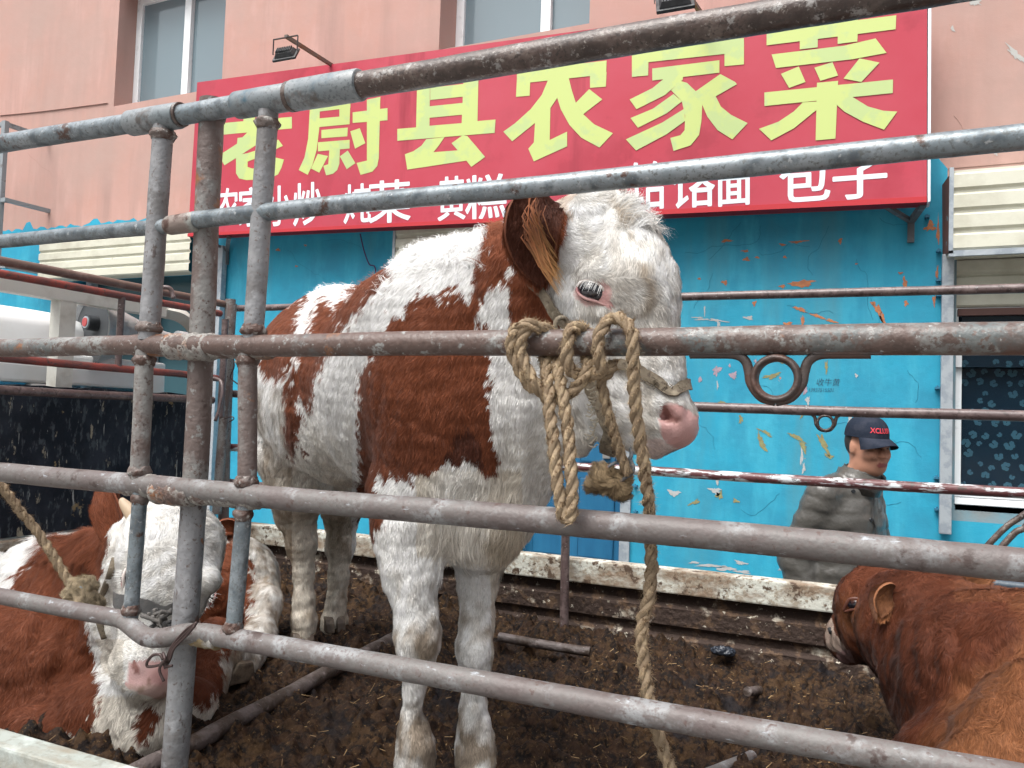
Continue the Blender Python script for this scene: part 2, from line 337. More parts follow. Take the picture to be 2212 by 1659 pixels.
m_ground = M('concrete yard', (.26, .25, .24), [((.18, .17, .16), 1.2, .5, .15), ((.12, .10, .085), 6, .6, .08)], rough=.9, bump=(40, .4))
m_signred = M('faded red banner', (.42, .036, .062), [((.33, .024, .045), 2.2, .56, .03), ((.46, .065, .095), 1.3, .5, .2), ((.30, .03, .05), 3, .64, .05, (1, 1, .12))], rough=.5, spec=.3, bump=(300, .04))
m_yell = M('yellow green banner print', (.48, .57, .19), [((.42, .53, .22), 2.6, .52, .02)], rough=.5, bump=None)
m_prtw = M('white banner print', (.70, .76, .82), rough=.5, bump=None)
m_trim = M('banner outline', (.33, .12, .03), rough=.6, bump=None)
m_white = M('white cab paint', (.78, .80, .80), [((.70, .70, .68), 3, .55, .1)], rough=.3, bump=None)
m_alu = M('spun aluminium', (.42, .43, .44), [((.28, .29, .30), 14, .55, .1)], rough=.4, metal=.3, bump=(16, .25))
m_rubber = M('rubber', (.02, .02, .02), rough=.8)
m_bag = M('black plastic bag', (.02, .025, .035), rough=.22, bump=(30, .8))
m_wire = M('tie wire', (.05, .03, .028), rough=.5, metal=.3, bump=None)
def glass(name, col, rough=.03, trans=.0):
    m = bpy.data.materials.new(name); m.use_nodes = True; t = m.node_tree; p = t.nodes['Principled BSDF']
    p.inputs['Base Color'].default_value = (*col, 1); p.inputs['Roughness'].default_value = rough; p.inputs['IOR'].default_value = 1.52; p.inputs['Specular IOR Level'].default_value = .8
    if trans:
        mx = t.nodes.new('ShaderNodeMixShader'); tr = t.nodes.new('ShaderNodeBsdfTransparent'); tr.inputs[0].default_value = (.75, .85, .9, 1)
        mx.inputs[0].default_value = trans; out = t.nodes['Material Output']; t.links.new(p.outputs[0], mx.inputs[1]); t.links.new(tr.outputs[0], mx.inputs[2]); t.links.new(mx.outputs[0], out.inputs[0])
    return m
m_pane = glass('window glass', (.16, .22, .25), .08); m_cabglass = glass('cab glass', (.03, .05, .06), .04, .72)

# ------------------------------------------------------------------ ground
g = MB(); g.add([(-60, -60, 0), (60, -60, 0), (60, 60, 0), (-60, 60, 0)], [(0, 1, 2, 3)])
tag(g.build('ground', m_ground), kind='structure')

# ------------------------------------------------------------------ the painted building
BY = 5.0
bld = thing('restaurant_building', (-2.5, BY, 0), 'salmon pink upper wall over bright blue lower wall of roadside eatery behind the cattle pen', 'building')
def wall_grid(mb, x0, x1, z0, z1, holes, y=BY, depth=.3):
    xs = sorted({x0, x1, *[h[0] for h in holes], *[h[1] for h in holes]}); zs = sorted({z0, z1, *[h[2] for h in holes], *[h[3] for h in holes]})
    for i in range(len(xs)-1):
        for j in range(len(zs)-1):
            cx, cz = (xs[i]+xs[i+1])/2, (zs[j]+zs[j+1])/2
            if any(h[0] < cx < h[1] and h[2] < cz < h[3] for h in holes): continue
            mb.add([(xs[i], y, zs[j]), (xs[i+1], y, zs[j]), (xs[i+1], y, zs[j+1]), (xs[i], y, zs[j+1])], [(0, 1, 2, 3)])
    for a, b, c, d in holes:
        mb.add([(a, y, c), (b, y, c), (b, y, d), (a, y, d), (a, y+depth, c), (b, y+depth, c), (b, y+depth, d), (a, y+depth, d)], [(0, 4, 7, 3), (1, 2, 6, 5), (0, 1, 5, 4), (3, 7, 6, 2)])
w1 = (-6.226, -4.97, 4.345, 5.42); w2 = (-2.916, -1.77, 4.335, 5.42)
# ragged paint boundary between the blue and the salmon
up = MB(); wall_grid(up, -14, 9, 3.40, 8.5, [w1, w2])
bx = np.arange(-14, 9.001, .05); zb = 3.30 + .015*noise3(np.stack([bx, bx*0, bx*0], 1), 6, 2) + .012*noise3(np.stack([bx, bx*0, bx*0], 1), 23, 3)
zb += np.where((bx > -7.3) & (bx < -6.3), .05*np.abs(noise3(np.stack([bx, bx*0, bx*0], 1), 9, 5)), 0)
zb = np.where((bx > .262) & (bx < .36), 3.22, zb); zb = np.where(bx > .345, 3.15, zb); zb = np.where(bx > 1.78, 2.05, zb)
for i in range(len(bx)-1):
    up.add([(bx[i], BY, zb[i]), (bx[i+1], BY, zb[i+1]), (bx[i+1], BY, 3.40), (bx[i], BY, 3.40)], [(0, 1, 2, 3)])
up.add([(-14, BY, 8.5), (9, BY, 8.5), (9, BY+6, 8.5), (-14, BY+6, 8.5)], [(0, 1, 2, 3)])
up.add([(9, BY, 0), (9, BY+6, 0), (9, BY+6, 8.5), (9, BY, 8.5)], [(0, 1, 2, 3)]); up.add([(-14, BY, 0), (-14, BY+6, 0), (-14, BY+6, 8.5), (-14, BY, 8.5)], [(0, 1, 2, 3)])
up.build('upper_wall', m_salmon, bld, label='salmon pink rendered upper wall')
lo = MB(); dr = (-2.143, -1.457, .02, 2.0); sf = (-6.62, -4.86, .02, 2.82); rw = (.40, 1.75, 1.345, 2.36)
top = 2.05
wall_grid(lo, -14, .35, 0, 3.0, [dr, sf]); wall_grid(lo, .35, 9, 0, 1.22, [])
for i in range(len(bx)-1):
    if bx[i] < .345: lo.add([(bx[i], BY, 3.0), (bx[i+1], BY, 3.0), (bx[i+1], BY, zb[i+1]), (bx[i], BY, zb[i])], [(0, 1, 2, 3)])
lo.build('lower_wall', m_blue, bld, label='bright blue lower wall with flaking paint')
gy = MB(); wall_grid(gy, .35, 9, 1.22, 2.05, [(.40, 1.75, 1.345, 2.05)]); wall_grid(gy, .35, .40, 2.05, 2.70, []); 
gy.build('sill_wall', M('grey blue render', (.17, .30, .36), [((.22, .26, .27), 5, .55, .1)], rough=.9), bld)
g2 = MB(); wall_grid(g2, .35, 9, 2.05, 3.2, [(.40, 1.75, 2.05, 2.70)], y=BY+.004); g2.build('upper_wall', m_salmon, bld)

def sash(x0, x1, z0, z1, y, mull, parent, lbl):
    fr = MB(); t = .065
    for a, b, c, d in [(x0, x0+t, z0, z1), (x1-t, x1, z0, z1), (x0+t, x1-t, z0, z0+t), (x0+t, x1-t, z1-t, z1)]: fr.box((a, y, c), (b, y+.06, d))
    fr.box((mull, y-.012, z0+t), (mull+.075, y+.05, z1-t))
    w = fr.build('window', m_pvc, parent, bevel=.004, label=lbl)
    p = MB()
    for a, b in ((x0+t, mull), (mull+.075, x1-t)): p.box((a, y+.028, z0+t), (b, y+.036, z1-t))
    p.build('pane', m_pane, w)
    s = MB(); s.box((x0+.14, y+.30, z0), (x1, y+.33, z1)); s.build('curtain', M('grey curtain', (.3, .34, .36)), w)
sash(w1[0], w1[1], w1[2], w1[3], 5.19, -5.62, bld, 'left upper window with white frame')
sash(w2[0], w2[1], w2[2], w2[3], 5.24, -2.22, bld, 'upper window with white frame above the red sign')
# groove, wall cracks
cr = MB()
P = [W(0, 250, Y=BY-.003), W(100, 240, Y=BY-.003), W(233, 223, Y=BY-.003)]; cr.tube(spline(P, 6), .008, 5, flat=.3)
cr.build('groove', m_crackp, bld)
def crack(mb, px, py, n, ang, step=9, r=.0008, seed=0):
    rr = np.random.default_rng(seed); a = ang; pts = [W(px, py, Y=BY-.001)]
    for _ in range(n):
        a += rr.normal(0, .45); a = ang + (a-ang)*.8; px += step*math.cos(a); py += step*math.sin(a); pts.append(W(px, py, Y=BY-.001))
    mb.tube(pts, r, 4)
for i, (x, y, n, a) in enumerate([(1790, 488, 14, 1.9), (1600, 480, 12, 2.0), (1850, 560, 16, 1.3), (1640, 545, 14, .1), (1700, 660, 12, .3), (1550, 700, 9, 1.4), (1560, 760, 20, .2), (1480, 545, 22, .05), (1900, 470, 10, 1.5),
        (1540, 590, 10, 2.2), (1880, 640, 9, 1.7), (620, 540, 12, .4), (1760, 880, 14, .15), (1930, 950, 9, .2), (1450, 930, 16, .4), (700, 520, 10, .5), (1860, 1050, 12, .1), (1600, 1100, 12, .2), (1960, 800, 9, 1.2), (560, 620, 9, 1.6)]): ck = MB(); crack(ck, x, y, n, a, seed=i); ck.build('crack', m_crack, bld)
for i, (x, y, n, a) in enumerate([(60, 330, 8, 1.4), (2060, 250, 8, 1.2)]): ck = MB(); crack(ck, x, y, n, a, r=.0008, seed=40+i); ck.build('crack', m_crackp, bld)
# bared patches of plaster, each a ragged flake-shaped hollow in the paint
def flake(mb, px, py, w, h, ang, seed):
    rr = np.random.default_rng(seed); n = 26; c, s = math.cos(ang), math.sin(ang); pts = []
    for i in range(n):
        t = 2*math.pi*i/n; k = rr.uniform(.5, 1.2)*(1+.25*math.sin(3*t+seed)); u, v = w*.5*k*math.cos(t), h*.5*k*math.sin(t); pts.append(W(px+u*c-v*s, py+u*s+v*c, Y=BY-.0018))
    a = np.array(pts); o = np.array([0, .006, 0]); mb.add(list(a)+[a.mean(0)], [(i, (i+1) % n, n) for i in range(n)])
FL = {'o': [(1735, 612, 52, 16, -.1), (1690, 618, 14, 8, 0), (1565, 610, 16, 10, .6), (1955, 612, 13, 24, 0), (1957, 655, 9, 16, 0), (1897, 672, 12, 44, -.45), (1908, 690, 9, 40, -.3), (1885, 655, 14, 8, .3),
        (1728, 668, 34, 9, .35), (1765, 682, 34, 8, .3), (1795, 693, 26, 7, .3), (1734, 695, 9, 30, .05), (1700, 700, 20, 10, 0), (1630, 655, 8, 14, .3), (1612, 560, 16, 8, 0), (1635, 556, 9, 5, 0), (1570, 520, 26, 6, -.05),
        (1725, 522, 40, 5, -.1), (1690, 528, 16, 5, .2), (1610, 542, 20, 5, 0), (1815, 520, 8, 14, .2), (600, 540, 12, 6, 0), (1695, 555, 10, 6, .2), (1850, 570, 6, 4, 0), (1945, 590, 10, 6, 0), (2018, 650, 6, 26, 0), (2024, 590, 7, 30, 0), (2026, 500, 8, 60, 0),
        (2010, 490, 24, 22, .3), (640, 575, 6, 4, 0), (660, 530, 7, 4, 0), (1755, 745, 5, 12, .2), (1510, 602, 8, 5, 0)],
      'w': [(1520, 690, 36, 4, 0), (1548, 692, 44, 5, .1), (1552, 700, 7, 18, 0), (1522, 672, 3, 26, 0), (1508, 686, 26, 4, 0), (1617, 687, 24, 9, .1), (1625, 1150, 50, 12, .2), (1535, 1222, 70, 6, .05), (1570, 1228, 50, 10, .1), (1600, 1215, 30, 9, .3),
        (1455, 1065, 26, 14, .2), (1545, 1060, 28, 16, .3), (1550, 1040, 6, 26, 0), (1732, 985, 6, 46, 0), (1736, 1010, 7, 26, .1), (1850, 812, 7, 10, 0), (1852, 1000, 6, 12, .1), (1745, 865, 10, 18, 0), (1605, 1235, 36, 7, .1), (1500, 1215, 24, 5, 0), (1690, 1230, 20, 5, 0), (1550, 832, 4, 20, 0), (1836, 905, 9, 22, .3)],
      'y': [(1645, 955, 14, 44, -.4), (1655, 935, 34, 8, .5), (1720, 945, 50, 9, .5), (1735, 965, 12, 30, -.5), (1780, 960, 14, 50, -.45), (1790, 985, 24, 9, .3), (1690, 700+175, 30, 8, 0), (1730, 830, 12, 5, 0), (1560, 870, 24, 8, .2), (1600, 905, 9, 22, 0), (1735, 893, 8, 24, .4),
        (1668, 812, 44, 10, -.2), (1500, 1085, 26, 8, -.4), (1555, 1070, 16, 18, .3), (1760, 1082, 40, 18, .1), (1745, 1040, 22, 7, 0), (1590, 1082, 16, 8, .4), (1518, 878, 20, 5, 0), (1785, 792, 8, 30, 0), (1690, 780, 8, 14, 0)],
      'p': [(1548, 800, 18, 22, .4), (1584, 810, 16, 16, 0), (1576, 790, 6, 10, 0), (1740, 840, 9, 30, .1), (1735, 1175, 6, 50, 0), (1512, 820, 10, 14, .2), (1425, 1228, 20, 8, 0), (1585, 1160, 16, 7, 0), (1632, 780, 6, 10, 0), (1955, 760, 8, 8, 0), (1640, 1185, 12, 8, 0)]}
for k, mt in (('o', m_chipo), ('w', m_chipw), ('y', m_chipy), ('p', m_chipp)):
    for i, f in enumerate(FL[k]): mb = MB(); flake(mb, *f, seed=ord(k)*100+i); mb.build('bared_plaster', mt, bld)
for i, f in enumerate([(2105, 3, 34, 20, .2), (2195, 118, 60, 16, .7), (2058, 62, 16, 8, 1.2), (2150, 330, 14, 10, .3)]): mb = MB(); flake(mb, *f, seed=900+i); mb.build('bared_plaster', M('bared grey plaster', (.42, .42, .40), rough=.9), bld)
# steel door
d = MB(); d.box((dr[0], BY+.07, .03), (dr[1], BY+.11, 2.0)); dd = d.build('door', m_door, bld, label='dark blue steel door')
p = MB()
for a, b in ((-2.08, -1.84), (-1.76, -1.52)):
    for c, e in ((.15, .7), (.8, 1.32), (1.42, 1.92)): p.box((a, BY+.060, c), (b, BY+.07, e))
p.build('door_panel', m_door, dd, bevel=.01)
f = MB(); f.box((-1.457, BY-.02, 0), (-1.392, BY+.05, 2.07)); f.box((-2.21, BY-.02, 0), (-2.143, BY+.05, 2.07)); f.box((-2.143, BY-.02, 2.0), (-1.457, BY+.05, 2.07))
f.build('door_frame', m_steel, bld)
lk = MB(); c0 = W(1312, 981, Y=5.05); lk.box((c0[0]-.03, 5.04, c0[2]-.03), (c0[0]+.02, 5.062, c0[2]+.03)); lk.build('lock_plate', M('chrome', (.6, .6, .58), rough=.3, metal=.8, bump=None), dd, bevel=.004)
for px, py in ((2003, 468), (2028, 542), (2027, 605), (2027, 638), (2025, 838), (2023, 1032), (2024, 1100), (1372, 1010), (1372, 1050), (1372, 1105)):
    hg = MB(); c = W(px, py, Y=4.98); hg.box((c[0]-.012, 4.965, c[2]-.006), (c[0]+.012, 5.0, c[2]+.006)); hg.tube([c+[0, 0, -.012], c+[0, 0, .014]], .005, 8); hg.build('shutter_hook', M('blue painted iron', (.03, .16, .26), rough=.5), bld)
# shuttered shopfront on the left
s = MB(); s.box((sf[0], BY+.16, .02), (sf[1], BY+.20, 2.82)); s.build('shopfront', M('teal shop glass', (.045, .10, .12), rough=.12, bump=None), bld)
s = MB()
for x in (-6.55, -5.75, -4.93): s.box((x, BY+.08, .02), (x+.07, BY+.15, 2.82))
s.box((-6.55, BY+.07, 2.2), (-4.86, BY+.12, 2.27)); s.build('shopfront_frame', m_steel, bld)
def corrugated(x0, x1, z0, z1, y, ribs, yb, name='shutter_box', label=None, par=bld):
    b = MB(); n = ribs*8; zz = np.linspace(z0, z1, n+1); prof = []
    for i in range(n+1):
        ph = (i/8.) % 1; prof.append(y - (.014 if .1 < ph < .78 else 0))
    for i in range(n):
        b.add([(x0, prof[i], zz[i]), (x1, prof[i], zz[i]), (x1, prof[i+1], zz[i+1]), (x0, prof[i+1], zz[i+1])], [(0, 1, 2, 3)])
    b.add([(x0, y, z0), (x1, y, z0), (x1, yb, z0), (x0, yb, z0)], [(0, 1, 2, 3)]); b.add([(x0, y, z1), (x1, y, z1), (x1, yb, z1), (x0, yb, z1)], [(0, 1, 2, 3)])
    return b.build(name, m_cream, par, label=label)
corrugated(.345, 2.4, 2.64, 3.065, 4.76, 4, 5, label='cream corrugated shutter box over the flowered window')
b = MB(); b.add([W(2035, 400, Y=4.99), W(2060, 365, Y=4.765), W(2058, 512, Y=4.765), W(2060, 545, Y=4.765), W(2036, 550, Y=4.99)], [(0, 1, 2, 3, 4)])
b.build('shutter_box_end', M('rusted box end', (.14, .06, .045), [((.20, .30, .33), 14, .66, .03)], rough=.7), bld)
b = MB(); b.box((.342, 4.745, 2.625), (.362, 4.77, 3.08)); b.box((.342, 4.745, 2.61), (2.4, 4.765, 2.64)); b.build('shutter_box_trim', m_steel, bld)
corrugated(-6.91, -5.09, 2.79, 3.13, 4.88, 4, 5, label='cream corrugated shutter box at left behind the posts')
corrugated(-3.13, -1.75, 2.77, 3.05, 4.88, 3, 5, label='cream corrugated shutter box under the red sign')
b = MB(); b.box((-3.15, 4.86, 2.765), (-3.13, 4.99, 3.06)); b.build('shutter_box_trim', m_steel, bld)
# flowered window on the right
corrugated(.40, 1.75, 2.38, 2.66, 5.03, 3, 5.06, name='roller_shutter')
w = MB()
for a, b_, c, d_ in [(.40, .432, 1.345, 2.30), (1.72, 1.75, 1.345, 2.30), (.432, 1.72, 1.345, 1.40)]: w.box((a, 5.03, c), (b_, 5.08, d_))
w.box((.40, 4.985, 1.31), (1.78, 5.07, 1.345)); w.box((.40, 5.0, 1.275), (1.78, 5.06, 1.31))
wf = w.build('window', m_pvc, bld, bevel=.003, label='ground floor window with white flower curtain')
b = MB(); b.box((.41, 5.02, 2.335), (1.75, 5.07, 2.372)); b.build('lintel_bar', M('rusty bar', (.12, .06, .05)), wf)
b = MB(); b.box((.432, 5.055, 1.40), (1.72, 5.062, 2.335)); b.build('pane', glass('dark pane', (.012, .03, .05), .12, .72), wf)
b = MB(); b.box((.42, 5.10, 1.36), (1.74, 5.11, 2.34)); cu = b.build('curtain', M('navy curtain', (.008, .022, .038), [((.02, .05, .07), 6, .55, .1)], rough=.9), wf)
fl = MB(); rr = np.random.default_rng(5)
for r_ in range(13):
    for c_ in range(16):
        x = .455 + c_*.068 + (r_ % 2)*.03 + rr.normal(0, .006); z = 2.085 - r_*.056 + rr.normal(0, .006); R = rr.uniform(.013, .029)
        if rr.random() < .13: continue
        if r_ % 3 == 1: R *= .95
        a0 = rr.uniform(0, 6.28); n = 5
        for k in range(n):
            a = a0 + k*2*math.pi/6.2; cx, cz = x+R*.55*math.cos(a), z+R*.55*math.sin(a)
            fl.add([(cx+R*.46*math.cos(t), 5.098-.0006*k, cz+R*.46*math.sin(t)) for t in np.arange(8)*math.pi/4], [tuple(range(8))])
fl.build('flower_print', M('pale flower print', (.30, .52, .56), rough=.8, bump=None), cu)
b = MB(); b.box((.325, 4.93, 1.15), (.383, 4.985, 2.66)); b.build('shutter_guide', m_steel, bld, bevel=.004, label='galvanised shutter guide beside the flowered window')
b = MB(); b.box((-4.86, 4.93, .6), (-4.80, 4.985, 3.0)); b.build('shutter_guide', m_steel, bld, bevel=.004)
# pencilled phone note on the wall
def text_mesh(mb, s, size, place, off=0., res=3):
    c = bpy.data.curves.new('t', 'FONT'); c.body = s; c.size = size; c.offset = off; c.resolution_u = res; c.fill_mode = 'FRONT'
    o = bpy.data.objects.new('t', c); COL.objects.link(o); bpy.context.view_layer.update(); e = o.evaluated_get(bpy.context.evaluated_depsgraph_get()); me = e.to_mesh()
    V = np.array([v.co[:] for v in me.vertices]); F = [tuple(p.vertices) for p in me.polygons]; e.to_mesh_clear(); bpy.data.objects.remove(o); bpy.data.curves.remove(c)
    if len(V): mb.add(np.array([place(x, y) for x, y in V[:, :2]]), F)
nb = MB(); A0 = W(1762, 832, Y=BY-.003); A1 = W(1745, 846, Y=BY-.003)
text_mesh(nb, '收牛黄', .048, lambda x, y: A0 + np.array([x*.9+y*.15, 0, y]), off=-.0006)
text_mesh(nb, '13937515501', .032, lambda x, y: A1 + np.array([x*.8+y*.2, 0, y]), off=-.0004)
A2 = W(558, 800, Y=BY-.003); text_mesh(nb, '牛黄', .045, lambda x, y: A2 + np.array([x, 0, y]))
nb.build('phone_note', M('pencil', (.02, .04, .08), rough=.8, bump=None), bld)
# thin hanging cable
c = MB(); c.tube(spline([W(778, 505, Y=4.9), W(786, 540, Y=4.93), W(797, 570, Y=4.97), W(812, 592, Y=4.98), (-3.4, 4.985, 2.2)], 5), .005, 6)
tag(c.build('cable', M('purple cable', (.05, .02, .09), bump=None)), 'thin dark cable hanging down the blue wall from under the red sign', 'cable')

# ------------------------------------------------------------------ the banner
SY = 4.74
sg = thing('shop_sign', (-2.5, SY, 3.1), 'long red restaurant banner sign with big yellow Chinese characters', 'sign')
TL, TR, BR_, BL = W(426, 178, Y=SY), W(2003, -35, Y=SY), W(2002, 437, Y=SY), W(406, 511, Y=SY)
b = MB(); b.prism([TL, TR, BR_, BL], (0, .10, 0)); b.build('panel', m_signred, sg)
TR2, BR2 = W(2012, -36, Y=SY), W(2010, 434, Y=SY)
b = MB(); b.prism([TR+[.004, 0, 0], TR2, BR2, BR_+[.004, 0, 0]], (0, .12, 0)); b.build('edge_trim', m_prtw, sg)
b = MB(); b.prism([BL+[0, -.006, .0], BR_+[0, -.006, 0], BR_+[0, -.006, .03], BL+[0, -.006, .022]], (0, .1, 0)); b.build('hem', M('deep red hem', (.45, .02, .03), bump=None), sg)
for (x, y), (x2, y2), (x3, y3) in [((1995, 440), (1968, 478), (1905, 440)), ((495, 512), (490, 540), (430, 513)), ((1300, 470), (1290, 490), (1250, 468))]:
    b = MB(); p0 = W(x, y, Y=SY+.05); p1 = W(x2, y2, Y=BY-.02); b.bar(p0, p1, .03, .03); b.bar(W(x3, y3, Y=SY+.06), p1, .03, .02); b.bar(p1+[0, 0, .02], p1-[0, 0, .12], .035, .02, up=(0, 1, 0)); b.build('bracket', m_iron, sg)
c2 = lambda x, y: (702+x*.3418, y*.3418); c3 = lambda x, y: (1404+x*.3652, y*.3652); cA = lambda x, y: (405+x*.2278, 135+y*.2278); cD = lambda x, y: (x, y)
GL = [  # strokes of the big characters, surveyed one by one
 (cA, [(330,575),(990,515),(990,625),(330,685)]), (cA, [(530,330),(640,320),(640,570),(530,578)]), (cA, [(390,430),(870,390),(870,470),(390,510)]),
 (cA, [(830,540),(895,600),(640,790),(470,900),(350,975),(300,880),(470,770),(475,715),(520,710),(560,670),(640,600)]),
 (cA, [(460,880),(570,860),(570,990),(610,1005),(750,1000),(800,970),(830,900),(915,920),(890,1000),(860,1060),(800,1090),(680,1110),(560,1115),(490,1100),(460,1050)]),
 (cA, [(860,730),(905,790),(700,890),(570,940),(570,860),(750,800)]),
 (cA, [(1160,440),(1255,425),(1250,620),(1225,830),(1185,970),(1140,1065),(1055,1020),(1110,900),(1145,720)]), (cA, [(1160,380),(1545,330),(1545,430),(1160,475)]),
 (cA, [(1440,380),(1545,370),(1537,585),(1440,595)]), (cA, [(1250,530),(1535,505),(1535,585),(1250,612)]), (cA, [(1270,640),(1520,617),(1515,700),(1270,718)]), (cA, [(1237,757),(1537,733),(1537,815),(1237,843)]),
 (cA, [(1345,830),(1445,822),(1440,960),(1420,1020),(1380,1055),(1315,1070),(1288,980),(1335,965)]), (cA, [(1235,867),(1333,887),(1250,1045),(1172,1005)]), (cA, [(1445,890),(1520,835),(1592,955),(1510,1012)]),
 (c2, [(175,710),(395,683),(395,760),(175,777)]), (c2, [(265,630),(350,612),(340,1000),(330,1050),(300,1085),(225,1105),(200,1030),(265,1015)]), (c2, [(160,830),(220,810),(255,905),(190,940)]),
 (c2, [(585,420),(665,410),(660,830),(575,830)]), (c2, [(585,420),(970,365),(970,450),(585,500)]), (c2, [(880,400),(972,390),(963,790),(863,800)]), (c2, [(665,555),(880,530),(880,610),(665,632)]), (c2, [(660,672),(870,650),(867,725),(658,745)]),
 (c2, [(457,815),(575,805),(660,795),(863,778),(965,765),(1078,755),(1072,840),(457,890)]), (c2, [(505,975),(560,955),(610,920),(640,880),(755,867),(720,920),(685,962),(840,950),(895,1015),(520,1072)]), (c2, [(800,905),(870,855),(900,860),(1012,992),(925,1055),(890,1010)]),
 (c2, [(1213,450),(1780,382),(1777,470),(1213,530)]), (c2, [(1675,465),(1780,455),(1775,548),(1675,555)]), (c2, [(1213,500),(1298,500),(1293,605),(1207,612)]), (c2, [(1420,330),(1545,310),(1540,430),(1420,440)]),
 (c2, [(1410,505),(1545,490),(1500,580),(1468,618),(1420,690),(1330,775),(1250,840),(1183,893),(1127,832),(1200,780),(1300,690),(1370,600)]), (c2, [(1425,670),(1420,885),(1530,832),(1530,925),(1320,1020),(1285,940),(1320,900),(1328,770)]),
 (c2, [(1540,492),(1560,570),(1585,650),(1630,720),(1700,785),(1820,842),(1735,932),(1620,870),(1545,790),(1490,690),(1468,618),(1500,540)]), (c2, [(1585,650),(1670,563),(1753,628),(1632,722)]),
 (cD, [(1365,108),(1607,82),(1607,112),(1365,138)]), (cD, [(1365,130),(1401,126),(1400,163),(1365,166)]), (cD, [(1565,110),(1607,105),(1607,139),(1565,143)]), (cD, [(1455,62),(1505,56),(1505,95),(1455,100)]),
 (cD, [(1409,148),(1554,130),(1554,157),(1409,174)]), (cD, [(1360,215),(1375,236),(1437,205),(1475,172),(1475,150),(1440,165),(1410,190)]),
 (cD, [(1484,179),(1503,197),(1517,226),(1515,263),(1510,292),(1492,314),(1455,326),(1448,298),(1470,292),(1479,281),(1480,250),(1473,219),(1450,195),(1470,175)]),
 (cD, [(1362,255),(1378,276),(1440,245),(1473,219),(1455,203),(1410,235)]), (cD, [(1352,301),(1374,325),(1440,290),(1480,261),(1478,235),(1430,265)]),
 (cD, [(1556,160),(1588,177),(1592,182),(1546,208),(1517,226),(1503,197)]), (cD, [(1517,226),(1546,208),(1557,230),(1579,248),(1615,266),(1582,301),(1550,281),(1528,252)]),
 (c3, [(690,188),(1457,90),(1453,173),(690,268)]), (c3, [(888,60),(995,45),(992,280),(886,292)]), (c3, [(1115,30),(1232,15),(1227,245),(1110,260)]),
 (c3, [(720,322),(900,300),(1150,270),(1335,227),(1400,313),(1200,350),(745,402)]), (c3, [(775,437),(880,393),(920,485),(823,520)]), (c3, [(973,400),(1080,368),(1113,447),(1008,478)]), (c3, [(1240,345),(1358,370),(1250,485),(1145,465)]),
 (c3, [(677,547),(1438,470),(1436,550),(677,627)]), (c3, [(988,490),(1113,478),(1097,820),(980,830)]), (c3, [(905,605),(1000,600),(985,650),(850,760),(718,830),(645,762),(760,720),(850,660)]), (c3, [(1100,615),(1060,560),(1200,575),(1290,630),(1380,655),(1463,660),(1385,767),(1260,720),(1150,660)])]
grp = [0, 6, 18, 26, 34, 45, len(GL)]; b = MB()
for i, (cf, pl) in enumerate(GL):
    if i in grp and i: b.build('character', m_yell, sg); b = MB()
    q = np.array([cf(*p) for p in pl]); P = np.array([W(x, y, Y=SY-.0010-.00005*i) for x, y in q]); b.add(P, [tuple(range(len(P)))])
b.build('character', m_yell, sg)
def ch(s, px0, px1, py0, py1, off=0):
    """one printed character filling the given box of the banner"""
    c = MB(); text_mesh(c, s, 1., lambda x, y: np.array([x, 0, y]), off=off); V = np.vstack(c.v); lo_, hi_ = V.min(0), V.max(0)
    u = (V[:, 0]-lo_[0])/(hi_[0]-lo_[0]); v = (V[:, 2]-lo_[2])/(hi_[2]-lo_[2]); sl = -.075
    out = [W(px0+(px1-px0)*a, py1+(py0-py1)*k_+sl*(px1-px0)*(a-.5), Y=SY-.0014) for a, k_ in zip(u, v)]; q_ = MB(); out = np.array(out); e = .0042
    for k_, (dx, dz) in enumerate([(0, 0), (e, 0), (-e, 0), (0, e), (0, -e), (e*.7, e*.7), (-e*.7, e*.7), (e*.7, -e*.7), (-e*.7, -e*.7)]): q_.add(out + [dx, -.00006*k_, dz], c.f)
    q_.build('small_character', m_prtw, sg)
for s, x0, x1, y0, y1 in [('农', 464, 515, 407, 487), ('家', 516, 572, 405, 488), ('小', 576, 630, 402, 487), ('炒', 634, 694, 395, 486), ('炖', 743, 800, 398, 481), ('菜', 796, 886, 390, 480), ('黄', 946, 1005, 382, 475), ('糕', 1006, 1094, 378, 472),
        ('饸', 1360, 1440, 350, 452), ('饹', 1452, 1543, 348, 447), ('面', 1549, 1622, 362, 443), ('包', 1685, 1792, 342, 434), ('子', 1800, 1915, 340, 428)]: ch(s, x0, x1, y0, y1)

